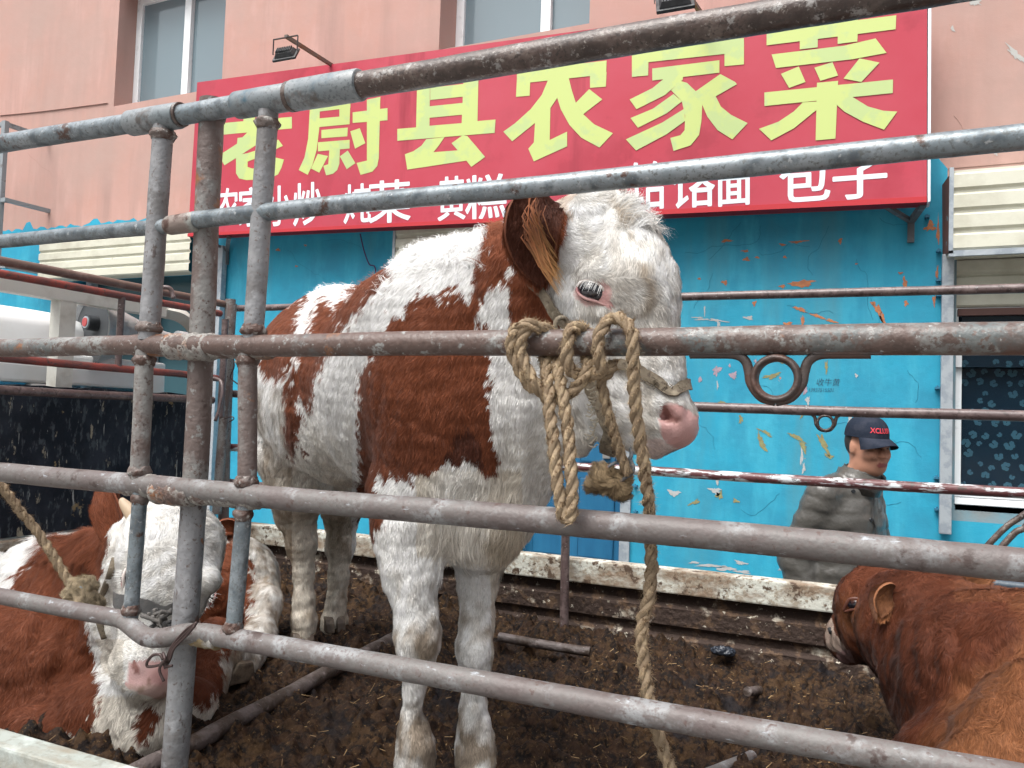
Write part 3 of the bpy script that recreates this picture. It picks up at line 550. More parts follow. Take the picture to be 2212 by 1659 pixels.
# ------------------------------------------------------------------ floodlights on arms
def floodlight(c, arm_end, s, label):
    c = np.array(c, float); root = thing('floodlight', tuple(c), label, 'floodlight', 'black floodlights over the banner sign')
    n = np.array([.10, -.80, .62]); n /= np.linalg.norm(n); a = np.array([.97, .2, .1]); a -= n*(a@n); a /= np.linalg.norm(a); u = np.cross(n, a)
    def pt(x, y, z): return c + s*(a*x + u*y + n*z)
    b = MB(); b.hexa([pt(x, y, -.1) for x, y in ((-.5, -.36), (.5, -.36), (.5, .36), (-.5, .36))], [pt(x, y, 0) for x, y in ((-.5, -.36), (.5, -.36), (.5, .36), (-.5, .36))])
    b.hexa([pt(x, y, .0) for x, y in ((-.42, -.28), (.42, -.28), (.42, .28), (-.42, .28))], [pt(x, y, .16) for x, y in ((-.34, -.2), (.34, -.2), (.34, .2), (-.34, .2))])
    h = b.build('housing', m_black, root, bevel=.004)
    b = MB()
    for i in range(9): x = -.3 + i*.075; b.hexa([pt(x+p, y, .16) for p, y in ((-.012, -.2), (.012, -.2), (.012, .2), (-.012, .2))], [pt(x+p, y, .24) for p, y in ((-.012, -.17), (.012, -.17), (.012, .17), (-.012, .17))])
    b.build('cooling_fins', m_black, h)
    b = MB(); b.hexa([pt(x, y, -.115) for x, y in ((-.44, -.3), (.44, -.3), (.44, .3), (-.44, .3))], [pt(x, y, -.101) for x, y in ((-.44, -.3), (.44, -.3), (.44, .3), (-.44, .3))]); b.build('lens', M('floodlight lens', (.5, .5, .42), rough=.2, bump=None), h)
    b = MB(); up_ = np.array([0, 0, 1.])*s
    L0, L1 = pt(-.53, 0, .06), pt(.53, 0, .06); b.bar(L0, L0+up_*.62, .022*s*3, .012*s*2, up=a); b.bar(L1, L1+up_*.62, .022*s*3, .012*s*2, up=a); b.bar(L0+up_*.62, L1+up_*.62, .07*s, .03*s)
    b.build('bracket', m_black, root); top_ = (L0+L1)/2 + up_*.6
    b = MB(); b.bar(top_+[0, 0, .012], arm_end, .022, .022); b.build('arm', M('arm steel', (.16, .14, .12), [(ORUST, 9, .6, .1)]), root)
floodlight(W(617, 117, Y=4.15), W(728, 148, Y=4.84), .165, 'black finned floodlight on an arm at the left of the red banner')
floodlight(W(1458, 4, Y=4.15), W(1535, 60, Y=4.84), .20, 'black floodlight at top edge above the yellow characters')
# steel wall frame at the far left edge
fr = thing('wall_frame', (-7.6, 4.8, 3.0), 'grey steel angle frame fixed to the pink wall at left edge', 'bracket')
b = MB(); pa = W(12, 262, Y=4.6); b.bar(pa, (pa[0], pa[1], 2.2), .05, .04, up=(0, 1, 0))
for py in (268, 432, 575):
    p = W(12, py, Y=4.6); b.bar(p+[-1.2, 0, 0], p+[.02, 0, 0], .035, .035); b.bar(p, p+[.02, .42, 0], .035, .035)
b.build('angle_frame', M('grey angle steel', (.24, .27, .29), [(RUST, 12, .66, .05)], rough=.5), fr)
# rusty bars in front of the wall, right edge
st = thing('metal_stand', (.95, 4.3, 0), 'brown rusty bent metal bars before the blue wall at right edge', 'stand')
b = MB(); P1 = W(2132, 1180, Y=4.2); P2 = W(2200, 1120, Y=4.2)
b.tube(spline([P1-[.35, 0, .5], P1, P2, P2+[.06, 0, .01], P2+[.16, 0, -.2], P2+[.2, 0, -1.2]], 6), .014, 10)
q = W(2165, 1180, Y=4.1); q2 = W(2212, 1142, Y=4.1); b.tube(spline([q-[.3, 0, .45], q, q2, q2+[.1, 0, .02], q2+[.3, .05, -1.2]], 6), .014, 10)
b.tube([P1-[.35, 0, .5], (P1[0]-.5, 4.2, 0)], .014, 8); b.build('bent_bars', m_darkpipe, st, smooth=True)

# ------------------------------------------------------------------ the cattle truck we look into
RY, FY, HX = 1.20, 2.95, -2.80
trk = thing('cattle_truck', (-1.2, 2.0, 0), 'flatbed cattle truck with welded rusty pipe railings around its dung covered bed', 'truck')
def pipe(name, pts, r, mat, seg=22, wob=.0015, label=None, step=.02, par=trk, rprof=None):
    P = resample(pts, step); n = len(P); L = np.arange(n)*step
    P = P + np.stack([noise3(P, 2.2, 11), noise3(P, 2.2, 12), noise3(P, 2.2, 13)], 1)*wob
    rad = np.full(n, r) if rprof is None else rprof(P)
    rad = rad*(1 + .012*noise3(P, 25, 4))
    b = MB(); b.tube(P, rad, seg, jitter=.004); return b.build(name, mat, par, smooth=True, label=label)
zr = [2.277, 2.061, 1.805, 1.522, 1.250]
X0, X1 = -2.78, 1.5
xp = lambda px, py: W(px, py, Y=RY)[0]
# top rail: thin left length, sleeves, fat right length
pipe('rail', [(X0, RY, zr[0]), (xp(640, 210), RY, zr[0]+.001)], .0205, m_galv, label='grey top pipe of the near railing, left length')
pipe('rail', [(xp(640, 210), RY, zr[0]), (X1, RY, zr[0]+.0095)], .0235, m_darkpipe, label='rusty brown top pipe of the near railing, right length')
def sleeve(x0, x1, z, r, mat, y=RY):
    b = MB(); b.tube([(x0, y, z), (x0+.0015, y, z), (x0+.004, y, z), ((x0+x1)/2, y, z), (x1-.004, y, z), (x1-.001, y, z), (x1, y, z)], [r-.0035, r-.001, r, r+.0004, r, r-.001, r-.0035], 28); return b.build('coupling', mat, trk, smooth=True)
m_slv = M('sleeve steel', (0.162, 0.189, 0.203), [((0.234, 0.252, 0.261), 7, .55, .08), ((0.036, 0.090, 0.126), 5, .60, .03), ((0.100, 0.090, 0.085), 18, .60, .04), ((0.108, 0.126, 0.135), 140, .57, .05)], rough=.42, bump=(70, .12))
sleeve(xp(281, 265), xp(388, 246), zr[0]-.001, .0262, m_slv); sleeve(xp(511, 228), xp(628, 206), zr[0], .0262, m_slv); sleeve(xp(633, 205), xp(780, 178), zr[0]+.001, .0288, m_slv)
b = MB(); P = np.array([xp(630, 206), RY, zr[0]]); b.tube([P-[.004, 0, 0], P+[.005, 0, 0]], [.0285, .0285], 24); b.build('coupling', m_darkpipe, trk, smooth=True)
for nm, x, rr_ in (('collar', xp(391, 245), .0235), ('collar', xp(772, 180), .0255)):
    b = MB(); b.tube([(x-.002, RY, zr[0]), (x+.003, RY, zr[0])], [rr_+.002, rr_+.001], 24); b.build(nm, m_darkpipe, trk, smooth=True)
# second rail
pipe('rail', [(X0, RY, zr[1]-.012), (xp(372, 478), RY, zr[1]-.012)], .0155, m_galv, label='thin grey second pipe of the near railing, left length')
pipe('rail', [(xp(420, 470), RY, zr[1]-.004), (X1, RY, zr[1]+.0115)], .0172, m_galv, label='grey second pipe of the near railing, right length')
m_rg = M('rusty galvanised', (.20, .16, .14), [((.26, .27, .25), 15, .52, .05), (RUST, 20, .58, .04)], rough=.5, bump=(90, .3))
b = MB(); b.tube([(xp(364, 480), RY, zr[1]-.011), (xp(368, 480), RY, zr[1]-.011), (xp(424, 470), RY, zr[1]-.008), (xp(427, 470), RY, zr[1]-.008)], [.0175, .0195, .0205, .018], 26); b.build('coupling', m_rg, trk, smooth=True)
# third, fourth, fifth rails
pipe('rail', [(X0, RY, zr[2]), (X1, RY, zr[2])], .0212, m_mixpipe, wob=.003, label='third pipe of the near railing, half bare rust half pale paint',
     rprof=lambda P: .0205+.0012*np.clip((P[:, 0]+1.3)/1.2, 0, 1))
pipe('rail', [(X0, RY, zr[3]), (X1, RY, zr[3])], .0215, m_pale, wob=.002, label='fourth pipe of the near railing, pale with rust specks')
q = W(324, 1373, Y=RY-.02); 
pipe('rail', [(X0, RY, zr[4])] + [tuple(p) for p in spline([(xp(225, 1337), RY, zr[4]), (xp(262, 1343), RY, zr[4]-.001), (xp(300, 1362), RY-.01, zr[4]-.012), (xp(330, 1381), RY-.014, zr[4]-.022), (xp(365, 1385), RY-.012, zr[4]-.017), (xp(400, 1378), RY-.006, zr[4]-.006), (xp(440, 1375), RY, zr[4])], 6)] + [(X1, RY, zr[4]+.0125)],
     .0190, m_pale, wob=.001, label='lowest pipe of the near railing, bent in front of the thick post', rprof=lambda P: .0175+.0022*np.clip((P[:, 0]+1.35)/.15, 0, 1))
# posts
def post(p, q, r, mat, label=None, weld=True, seg=22):
    p, q = np.array(p, float), np.array(q, float); n = 40; t = np.linspace(0, 1, n)[:, None]; P = p*(1-t)+q*t; P += np.stack([noise3(P, 3, 31), noise3(P, 3, 32), 0*P[:, 0]], 1)*.0012
    L = np.linalg.norm(q-p); d = np.minimum(t[:, 0], 1-t[:, 0])*L; rad = r*(1+.015*noise3(P, 22, 8))
    b = MB(); b.tube(P, rad, seg, jitter=.004); o = b.build('post', mat, trk, smooth=True, label=label)
    if weld:
        for e, s in ((p, 1), (q, -1)):
            dd = (q-p)/L*s; w = MB(); k = 7; Pn = [e+dd*(.016+.0035*i) for i in range(k)]
            w.tube(Pn, [r*1.04, r*1.20, r*1.26, r*1.24, r*1.15, r*1.06, r*1.0], 30, jitter=.055); w.build('weld_bead', m_weld, o, smooth='all')
    return o
pt = lambda px, py, y=RY: W(px, py, Y=y)
post(pt(354, 266), pt(321, 735), .0205, m_post, 'left slim post, upper length with flaking grey paint'); post(pt(313, 752), pt(300, 1045), .0182, m_postr, 'left slim post, middle length'); post(pt(305, 1050), pt(281, 1345), .0148, m_galv, 'left slim post, galvanised lower length')
a_, b_ = W(459, 225, Y=1.222), W(441, 480, Y=1.232)
post(W(459, 215, Y=1.222), W(420, 1062, Y=1.238), .0245, m_postr, 'thick centre post, upper length', weld=False); post(W(420, 1063, Y=1.238), W(360, 1900, Y=1.245), .0255, m_post, 'thick centre post, lower length', weld=False)
w = MB(); w.tube([W(459, 228, Y=1.215), W(459, 236, Y=1.216), W(458.6, 244, Y=1.218), W(458, 252, Y=1.22), W(458, 262, Y=1.22)], [.027, .031, .030, .027, .0245], 30, jitter=.06); w.build('weld_bead', m_weld, trk, smooth='all')
post(pt(579, 240), pt(546, 742), .0192, m_post, 'right slim post, upper length'); post(pt(535, 752), pt(532, 1070), .0180, m_postr, 'right slim post, middle length'); post(pt(528, 1082), pt(501, 1385), .0152, m_galv, 'right slim post, galvanised lower length')
# lumpy welded crossings
def lump(px0, px1, py0, py1, r, mat=m_weld):
    p, q = pt(px0, py0), pt(px1, py1); t = np.linspace(0, 1, 26)[:, None]; P = p*(1-t)+q*t; P[:, 1] += .004
    rad = r*(1+.05*noise3(P, 60, 3)+.04*noise3(P, 130, 5)); rad[0] *= .85; rad[-1] *= .85; w = MB(); w.tube(P, rad, 34, jitter=.018); w.build('weld_joint', mat, trk, smooth='all')
m_joint = M('painted weld', (0.224, 0.216, 0.200), [(ORUST, 7, .56, .04), ((0.100, 0.065, 0.055), 16, .55, .04), ((0.288, 0.280, 0.256), 50, .58, .03), ((0.080, 0.055, 0.045), 130, .58, .04)], rough=.6, bump=(120, .7))
lump(284, 352, 745, 746, .0222, m_joint); lump(362, 455, 748, 750, .0272, m_joint); lump(455, 585, 749, 750, .0232, m_joint); lump(268, 340, 1046, 1052, .0232, m_joint); lump(334, 418, 1058, 1066, .0280, m_joint); lump(418, 470, 1064, 1068, .024, m_joint); lump(470, 560, 1067, 1075, .0240, m_joint); lump(415, 470, 1372, 1380, .0212, M('caked dung on pipe', (.20, .15, .08), [((.34, .33, .31), 20, .55, .05)], rough=.9, bump=(120, .9)))
# the tying wire round post and lowest rail
wi = MB()
for k in range(3):
    o = k*7; wi.tube(spline([W(425-o*.3, 1345+o*.5, Y=1.16), W(400, 1362+o, Y=1.165), W(372+o*.3, 1395+o*.4, Y=1.168), W(360+o*.5, 1425, Y=1.17), W(356, 1440+o*.2, Y=1.19)], 6), .0026, 7)
wi.tube(spline([W(352, 1425, Y=1.17), W(345, 1414, Y=1.17), (W(330, 1416, Y=1.168)), W(318, 1430, Y=1.168), W(320, 1440, Y=1.17), W(345, 1436, Y=1.17), W(352, 1430, Y=1.168), W(358, 1440, Y=1.168), W(372, 1438, Y=1.168)], 6), .0028, 7)
wi.tube(spline([W(352, 1410, Y=1.165), W(356, 1425, Y=1.16), W(346, 1440, Y=1.165), W(345, 1452, Y=1.165), W(354, 1472, Y=1.168)], 6), .0028, 7)
tag(wi.build('tie_wire', m_wire, smooth='all'), 'rusty twisted tie wire looped round the thick centre post and the lowest rail', 'wire')
# hanging ring bracket under third rail
def ring_bracket(cx, cz, y, s, mat, label, rail_r):
    o = thing_part = None; b = MB(); zt = cz + .062*s
    n = 40; b.tube([(cx+.052*s*math.cos(t), y, cz+.052*s*math.sin(t)) for t in np.arange(n)*2*math.pi/n], .030*s, 16, closed=True, flat=.34)
    r = b.build('ring_bracket', mat, trk, smooth='all', label=label)
    b = MB()
    for sg_ in (-1, 1):
        pts = spline([(cx+sg_*.215*s, y, zt), (cx+sg_*.15*s, y, zt), (cx+sg_*.10*s, y, zt-.002*s), (cx+sg_*.075*s, y, zt-.018*s), (cx+sg_*.066*s, y, zt-.045*s), (cx+sg_*.060*s, y, zt-.075*s), (cx+sg_*.035*s, y, zt-.108*s), (cx, y, zt-.119*s)], 6)
        b.tube(pts, .0125*s, 10)
        b.bar((cx+sg_*.24*s, y, zt+.006*s), (cx+sg_*.085*s, y, zt+.006*s), .03*s, .014*s)
    b.build('bracket_arm', mat, r, smooth=True); return r
ring_bracket(-.128, 1.751, RY, .57, M('ring iron', (.055, .042, .038), [((.16, .14, .13), 30, .64, .05), (RUST, 12, .55, .05)], rough=.5, bump=(90, .4)), 'rusty iron ring bracket hanging under the third rail', .021)
# far railing
fz = [2.158, 1.752, 1.507]
pipe('rail', [(HX, FY, fz[0]+.004), (X1, FY, fz[0]-.0165)], .0152, m_rose, label='thin top pipe of the far railing', wob=.001)
pipe('rail', [(HX, FY, fz[1]+.004), (X1, FY, fz[1]-.010)], .0175, m_rose, label='second pipe of the far railing')
pipe('rail', [(HX, FY, fz[2]), (X1, FY, fz[2])], .0175, m_peel, label='third pipe of the far railing with peeling white paint', wob=.002)
pipe('rail', [(HX, FY, 1.345), (-1.9, FY, 1.32)], .016, m_rose); pipe('rail', [(.10, FY, 1.228), (X1, FY, 1.190)], .017, M('dark blue pipe', (.04, .06, .08), [(RUST, 14, .66, .04)], rough=.4), label='dark lowest pipe of the far railing')
ring_bracket(-.152, 1.706, FY, .48, m_darkpipe, 'small iron ring bracket under the second far pipe', .017)
post((-1.048, FY-.08, 1.36), (-1.040, FY-.08, .84), .0165, m_rose, 'short upright post at the far side of the bed', weld=False)
pipe('rail', [(-1.048, FY-.08, 1.36), (-1.05, FY, 1.50)], .0165, m_rose)
post((HX+.02, FY-.03, 2.2), (HX+.05, FY-.03, .95), .024, m_postr, 'corner post of the front railing', weld=False)
c1, c2_ = W(502, 657, Y=2.86), W(472, 1046, Y=2.86); post(c1, W(468, 1110, Y=2.86), .021, m_postr, 'white and rust corner post', weld=False)
c1 = W(487, 690, Y=2.80); post(c1, W(476, 900, Y=2.80), .015, m_rose, weld=False)
# front railing across the bed
yA = lambda px, py: W(px, py, X=HX)
pipe('rail', [(HX, RY, 2.170), (HX, 2.93, 2.176)], .0170, M('brown pipe', (.13, .085, .07), [((.20, .14, .12), 14, .58, .06)], rough=.4, bump=(130, .2)), label='brown top pipe of the front railing')
za = yA(250, 640)[2]; pipe('rail', [(HX+.04, RY, za), (HX+.04, 2.84, za)], .0150, m_red, label='red oxide second pipe of the front railing')
zb_ = yA(200, 790)[2]; pipe('rail', [(HX+.04, RY, zb_), (HX+.04, 2.60, zb_-.005), (HX+.04, 2.84, zb_-.012)], .0150, m_red, label='red oxide third pipe of the front railing')
zc = yA(300, 857)[2]; pipe('rail', [(HX+.02, RY, zc), (HX+.02, 2.84, zc)], .0165, m_rose, label='brown lowest pipe of the front railing')
a1, a2 = W(263, 650, X=HX+.04), W(260, 787, X=HX+.04); post((a1[0], a1[1], za), (a2[0], a1[1], zb_), .0135, m_rose, weld=False)
b = MB(); b.tube(spline([W(430, 816, Y=2.74), W(462, 817, Y=2.74), W(478, 826, Y=2.73), W(480, 850, Y=2.72), W(474, 880, Y=2.71), W(465, 910, Y=2.7)], 6), .0075, 9); b.build('hook', m_rose, trk, smooth='all', label='long bent hook hanging at the front corner')
b = MB(); b.tube(spline([W(345, 620, Y=2.35), W(365, 622, Y=2.37), W(372, 632, Y=2.38), W(375, 645, Y=2.38)], 5), .009, 8); b.build('hook', m_rose, trk, smooth='all')
b = MB(); b.tube(spline([W(500, 760, Y=2.85), W(506, 790, Y=2.85), W(498, 815, Y=2.85), W(514, 830, Y=2.86)], 6), .003, 6); b.tube(spline([W(485, 905, Y=2.8), W(500, 900, Y=2.8), W(505, 905, Y=2.8), W(494, 912, Y=2.8)], 5), .0025, 6)
b.build('tie_wire', m_wire, trk)
b = MB(); b.bar(W(545, 850, Y=2.97), W(590, 960, Y=2.97), .018, .018); b.bar(W(552, 835, Y=2.99), W(600, 950, Y=2.99), .014, .014); b.build('brace', m_iron, trk)
post((X1-.03, RY+.042, 2.31), (X1-.03, RY+.045, .82), .024, m_postr, 'rear near corner post', weld=False); post((X1-.03, FY+.04, 2.18), (X1-.03, FY+.04, .82), .024, m_postr, 'rear far corner post', weld=False)
for z_ in (2.12, 1.78, 1.48, 1.20): pipe('rail', [(X1-.03, RY+.06, z_), (X1-.03, FY+.03, z_)], .017, m_rose)
# headboard, gantry and cab
b = MB(); n = 34; ys = np.linspace(RY-.02, 2.80, n); zt = 1.746 + .004*noise3(np.stack([ys, ys*0, ys*0], 1), 9, 1) + .003*noise3(np.stack([ys, ys*0, ys*0], 1), 31, 2)
for i in range(n-1): b.hexa([(HX-.055, ys[i], 1.19), (HX-.055, ys[i+1], 1.19), (HX-.055, ys[i+1], zt[i+1]), (HX-.055, ys[i], zt[i])], [(HX-.075, ys[i], 1.19), (HX-.075, ys[i+1], 1.19), (HX-.075, ys[i+1], zt[i+1]), (HX-.075, ys[i], zt[i])])
b.build('headboard', m_blackboard, trk, label='scratched black headboard')
gx = -2.93; b = MB(); b.box((gx-.03, RY, 2.085), (gx+.03, 2.66, 2.15))
for y in (RY+.03, W(133, 740, X=gx)[1], ): b.box((gx-.028, y-.035, 1.5), (gx+.028, y+.035, 2.085))
b.tube(spline([(gx, 2.66, 2.118), (gx, 2.75, 2.112), (gx, 2.82, 2.08), (gx, 2.87, 2.02), (gx, 2.90, 1.93), (gx, 2.905, 1.75), (gx, 2.905, 1.4)], 7), .036, 4)
b.build('gantry_frame', m_whitesteel, trk, label='white steel gantry frame with a rounded corner')
cab = MB(); cx0, cx1, cy0, cy1, cz0, cz1 = -4.55, -3.08, 1.15, 2.84, .75, 1.84
def slab(a, b_, c, d, e, f): cab.box((a, c, e), (b_, d, f))
slab(cx1-.05, cx1, cy0, cy1, cz0, 1.32); slab(cx1-.05, cx1, cy0, cy0+.12, 1.32, cz1); slab(cx1-.05, cx1, cy1-.13, cy1, 1.32, cz1); slab(cx1-.05, cx1, cy0+.12, cy1-.13, 1.76, cz1); slab(cx1-.05, cx1, 2.17, 2.25, 1.32, 1.76)
slab(cx0, cx1-.05, cy0, cy0+.04, cz0, 1.32); slab(cx0, cx1-.05, cy1-.04, cy1, cz0, 1.32); slab(cx0, cx0+.05, cy0+.04, cy1-.04, cz0, 1.32)
slab(cx0, cx0+.05, cy0, cy0+.06, 1.32, cz1); slab(cx0, cx0+.05, cy1-.06, cy1, 1.32, cz1); slab(-3.75, -3.68, cy1-.04, cy1, 1.32, cz1); slab(-3.75, -3.68, cy0, cy0+.04, 1.32, cz1)
cab.box((cx0, cy0, cz1), (cx1, cy1, cz1+.05)); cb = cab.build('cab', m_white, trk, bevel=.012, label='white truck cab with see-through windows')
b = MB()
def rr_box(c, hx, hy, z0, z1, taper):
    ring = lambda z, k: [(c[0]+hx*k*(abs(math.cos(t))**.35)*np.sign(math.cos(t)), c[1]+hy*k*(abs(math.sin(t))**.35)*np.sign(math.sin(t)), z) for t in np.arange(40)*2*math.pi/40]
    R = [ring(z0, 1), ring(z0+(z1-z0)*.6, .99), ring(z0+(z1-z0)*.85, .95), ring(z1, .86), ring(z1+.01, .5)]; V = np.vstack(R)
    F = [(i*40+k, i*40+(k+1) % 40, (i+1)*40+(k+1) % 40, (i+1)*40+k) for i in range(4) for k in range(40)] + [tuple(range(160, 200))]; b.add(V, F)
rr_box((-3.75, 1.78), .62, .86, 1.885, 2.07, .9); b.build('roof_fairing', m_white, cb, smooth='all')
b = MB(); b.box((cx1-.03, cy0+.12, 1.32), (cx1-.024, cy1-.13, 1.76)); b.build('rear_window', m_cabglass, cb)
b = MB(); b.box((cx0+.06, cy1-.025, 1.34), (cx1-.06, cy1-.019, 1.82)); b.build('side_window', m_cabglass, cb)
b = MB(); b.box((-3.5, 1.3, .8), (-3.2, 2.7, 1.30)); b.box((-3.30, 1.35, 1.3), (-3.2, 1.9, 1.56)); b.build('seat', m_dark, cb, bevel=.03)
# horn loudspeaker
sp = thing('horn_loudspeaker', (-3.0, 2.35, 1.9), 'silver horn loudspeaker with red badge behind the white gantry frame', 'loudspeaker')
hc = W(166, 700, X=-3.12); hd = W(330, 735, X=-3.12) - hc; hd = hd/np.linalg.norm(hd); dirv = np.array([.18, .97, -.03]); dirv /= np.linalg.norm(dirv)
base = W(192, 712, X=-3.10)
b = MB(); ts = np.linspace(0, 1, 14); P = [base + dirv*(.42*t) for t in ts]; b.tube(P, [.125*(1-t)**1.6+.035 for t in ts], 36, cap=False)
b.tube([P[-1], P[-1]+dirv*.1], [.055, .055], 20); hb = b.build('horn', m_alu, sp, smooth=True)
b = MB(); b.tube([base-dirv*.004, base+dirv*.006], [.165, .158], 36, cap=False); b.build('rim', m_whitesteel, hb)
b = MB(); b.tube([base+dirv*.02, base+dirv*.05, base+dirv*.3], [.15, .12, .03], 30, cap=True); b.build('horn_mouth', M('dark horn inside', (.05, .055, .06), rough=.5, bump=None), hb, smooth=True)
b = MB(); q = W(200, 698, X=-3.08); b.tube([q-dirv*.03, q+dirv*.12], [.034, .030], 24); b.build('bullet', m_black, sp, smooth=True)
b = MB(); b.tube([q-dirv*.0325, q-dirv*.0302], [.026, .026], 24); b.build('badge_rim', m_steel, sp)
b = MB(); b.tube([q-dirv*.036, q-dirv*.0326], [.019, .019], 24); b.build('badge', M('red badge', (.36, .05, .05), bump=None), sp)
# bed: deck, dropsides with ribs and caps
b = MB(); b.box((HX-.1, RY-.03, .74), (X1+.1, FY+.06, .80)); b.build('bed_floor', m_iron, trk)
def dropside(y, sgn, z0, z1, name, label, x0=HX-.02, x1=X1+.1, ymat=m_bedwall, mlow=m_bedlow):
    """profiled steel side: top box cap, then pressed ribs"""
    t = .03*sgn; b = MB(); b.box((x0, min(y-.022*sgn, y+.05*sgn), z1-.085), (x1, max(y-.022*sgn, y+.05*sgn), z1)); o = b.build(name, ymat, trk, bevel=.006, label=label)
    prof = [(0, z1-.086), (.014, z1-.10), (.014, z1-.125), (-.006, z1-.14), (-.006, z1-.20), (.012, z1-.215), (.012, z1-.235), (-.006, z1-.25), (-.006, z0)]
    b = MB(); n = 60; xs = np.linspace(x0, x1, n)
    V = [(x, y+p*sgn + .002*math.sin(x*40), z) for x in xs for p, z in prof]; k = len(prof)
    b.add(V, [(i*k+j, (i+1)*k+j, (i+1)*k+j+1, i*k+j+1) for i in range(n-1) for j in range(k-1)]); b.box((x0, min(y+.03*sgn, y+.045*sgn), z0-.1), (x1, max(y+.03*sgn, y+.045*sgn), z1-.088)); b.build('ribbed_panel', mlow, o)
dropside(FY, 1, .80, 1.160, 'side_board', 'far dropside of the bed, white with dung stains')
b = MB(); b.box((HX-.05, RY, .80), (HX-.01, FY-.02, 1.185)); b.build('front_board', m_bedwall, trk, bevel=.006, label='short white front wall of the bed')
nb_ = MB(); nb_.box((HX, 1.085, .955), (-.95, 1.148, 1.000)); nb_.box((HX, 1.10, .80), (-.95, 1.135, .955)); nb_.box((-.95, 1.10, .80), (X1+.1, 1.135, .84)); nb_.build('side_board', M('weathered white dropside', (.31, .34, .315), [((.24, .22, .175), 7, .52, .08, (1, 2, 1)), ((.24, .25, .22), 40, .58, .04), ((.20, .15, .11), 26, .66, .03), ((.62, .68, .66), 5, .6, .1)], rough=.7, bump=(50, .3)), trk, bevel=.006, label='near dropside of the bed at lower left')
b = MB()
for y in (1.45, 2.6): b.box((-4.4, y-.05, .52), (X1, y+.05, .74))
b.build('chassis', m_iron, trk)
for x in (-3.9, .1):
    for y in (1.3, 2.75):
        b = MB(); b.tube([(x, y-.11, .38), (x, y-.10, .38), (x, y+.10, .38), (x, y+.11, .38)], [.33, .38, .38, .33], 30); w_ = b.build('wheel', m_rubber, trk, smooth=True)
        b = MB(); b.tube([(x, y-.13, .38), (x, y+.13, .38)], .2, 24); b.build('rim', m_steel, w_, smooth=True)
# ------------------------------------------------------------------ dung on the bed
def floor_z(x, y):
    P = np.stack([np.asarray(x, float), np.asarray(y, float), 0*np.asarray(x, float)], -1)
    z = .862 + .075*np.clip((-x-1.15)/1.3, 0, 1) + .03*np.clip((y-2.7)/.25, 0, 1)*(-x > .6) + .05*np.clip((2.0-y)/.8, 0, 1)*0
    return z + .010*noise3(P, 7, 21)
nx, ny = 780, 330; xs = np.linspace(HX+.0, X1, nx); ys = np.linspace(RY-.06, FY-.002, ny); XX, YY = np.meshgrid(xs, ys, indexing='ij'); PP = np.stack([XX, YY, 0*XX], -1)
ZZ = floor_z(XX, YY); cl = np.zeros_like(XX)
r2 = np.random.default_rng(4)
def vnoise(P, f, seed):
    """value noise on a lattice"""
    r = np.random.default_rng(seed); T = r.random((256, 256)); q = P[..., :2]*f + 100; i = np.floor(q).astype(int); t = q-i; t = t*t*(3-2*t); i0, j0 = i[..., 0] % 256, i[..., 1] % 256; i1, j1 = (i0+1) % 256, (j0+1) % 256
    return (T[i0, j0]*(1-t[..., 0])+T[i1, j0]*t[..., 0])*(1-t[..., 1]) + (T[i0, j1]*(1-t[..., 0])+T[i1, j1]*t[..., 0])*t[..., 1]
big_ = vnoise(PP, 11, 1); mid = vnoise(PP, 26, 2); sml = vnoise(PP, 58, 3); tiny = vnoise(PP, 110, 5)
ZZ += .036*(big_-.5) + .040*np.abs(mid-.5)*2*(.3+big_) + .034*np.clip(sml-.42, 0, 1) + .010*(tiny-.5)
DZ = ZZ
V = np.stack([XX, YY, ZZ], -1).reshape(-1, 3); I = np.arange(nx*ny).reshape(nx, ny); Q = np.stack([I[:-1, :-1], I[1:, :-1], I[1:, 1:], I[:-1, 1:]], -1).reshape(-1, 4)
dg = raw_mesh('dung', V, Q, m_dung); tag(dg, 'thick layer of trampled brown dung and straw on the truck bed', 'dung', kind='stuff')
def at_floor(x, y): return DZ[np.clip(((x-xs[0])/(xs[1]-xs[0])).astype(int), 0, nx-1), np.clip(((y-ys[0])/(ys[1]-ys[0])).astype(int), 0, ny-1)]
n = 2400; sx = r2.uniform(xs[0], xs[-1], n); sy = r2.uniform(ys[0], ys[-1], n); sz = at_floor(sx, sy); an = r2.uniform(0, 3.14, n); ln = r2.gamma(2, .0028, n)+.002; wd_ = r2.uniform(.0005, .0011, n)
d = np.stack([np.cos(an), np.sin(an), r2.normal(0, .35, n)], 1)*ln[:, None]; s_ = np.stack([-np.sin(an), np.cos(an), 0*an], 1)*wd_[:, None]; c = np.stack([sx, sy, sz+.004], 1)
V = np.stack([c-d-s_, c+d-s_, c+d+s_+[0, 0, .001], c-d+s_+[0, 0, .001]], 1).reshape(-1, 3); Q = np.arange(4*n).reshape(-1, 4)
tag(raw_mesh('straw', V, Q, m_straw, smooth=False), 'short bits of chopped straw strewn over the dung', 'straw', kind='stuff')
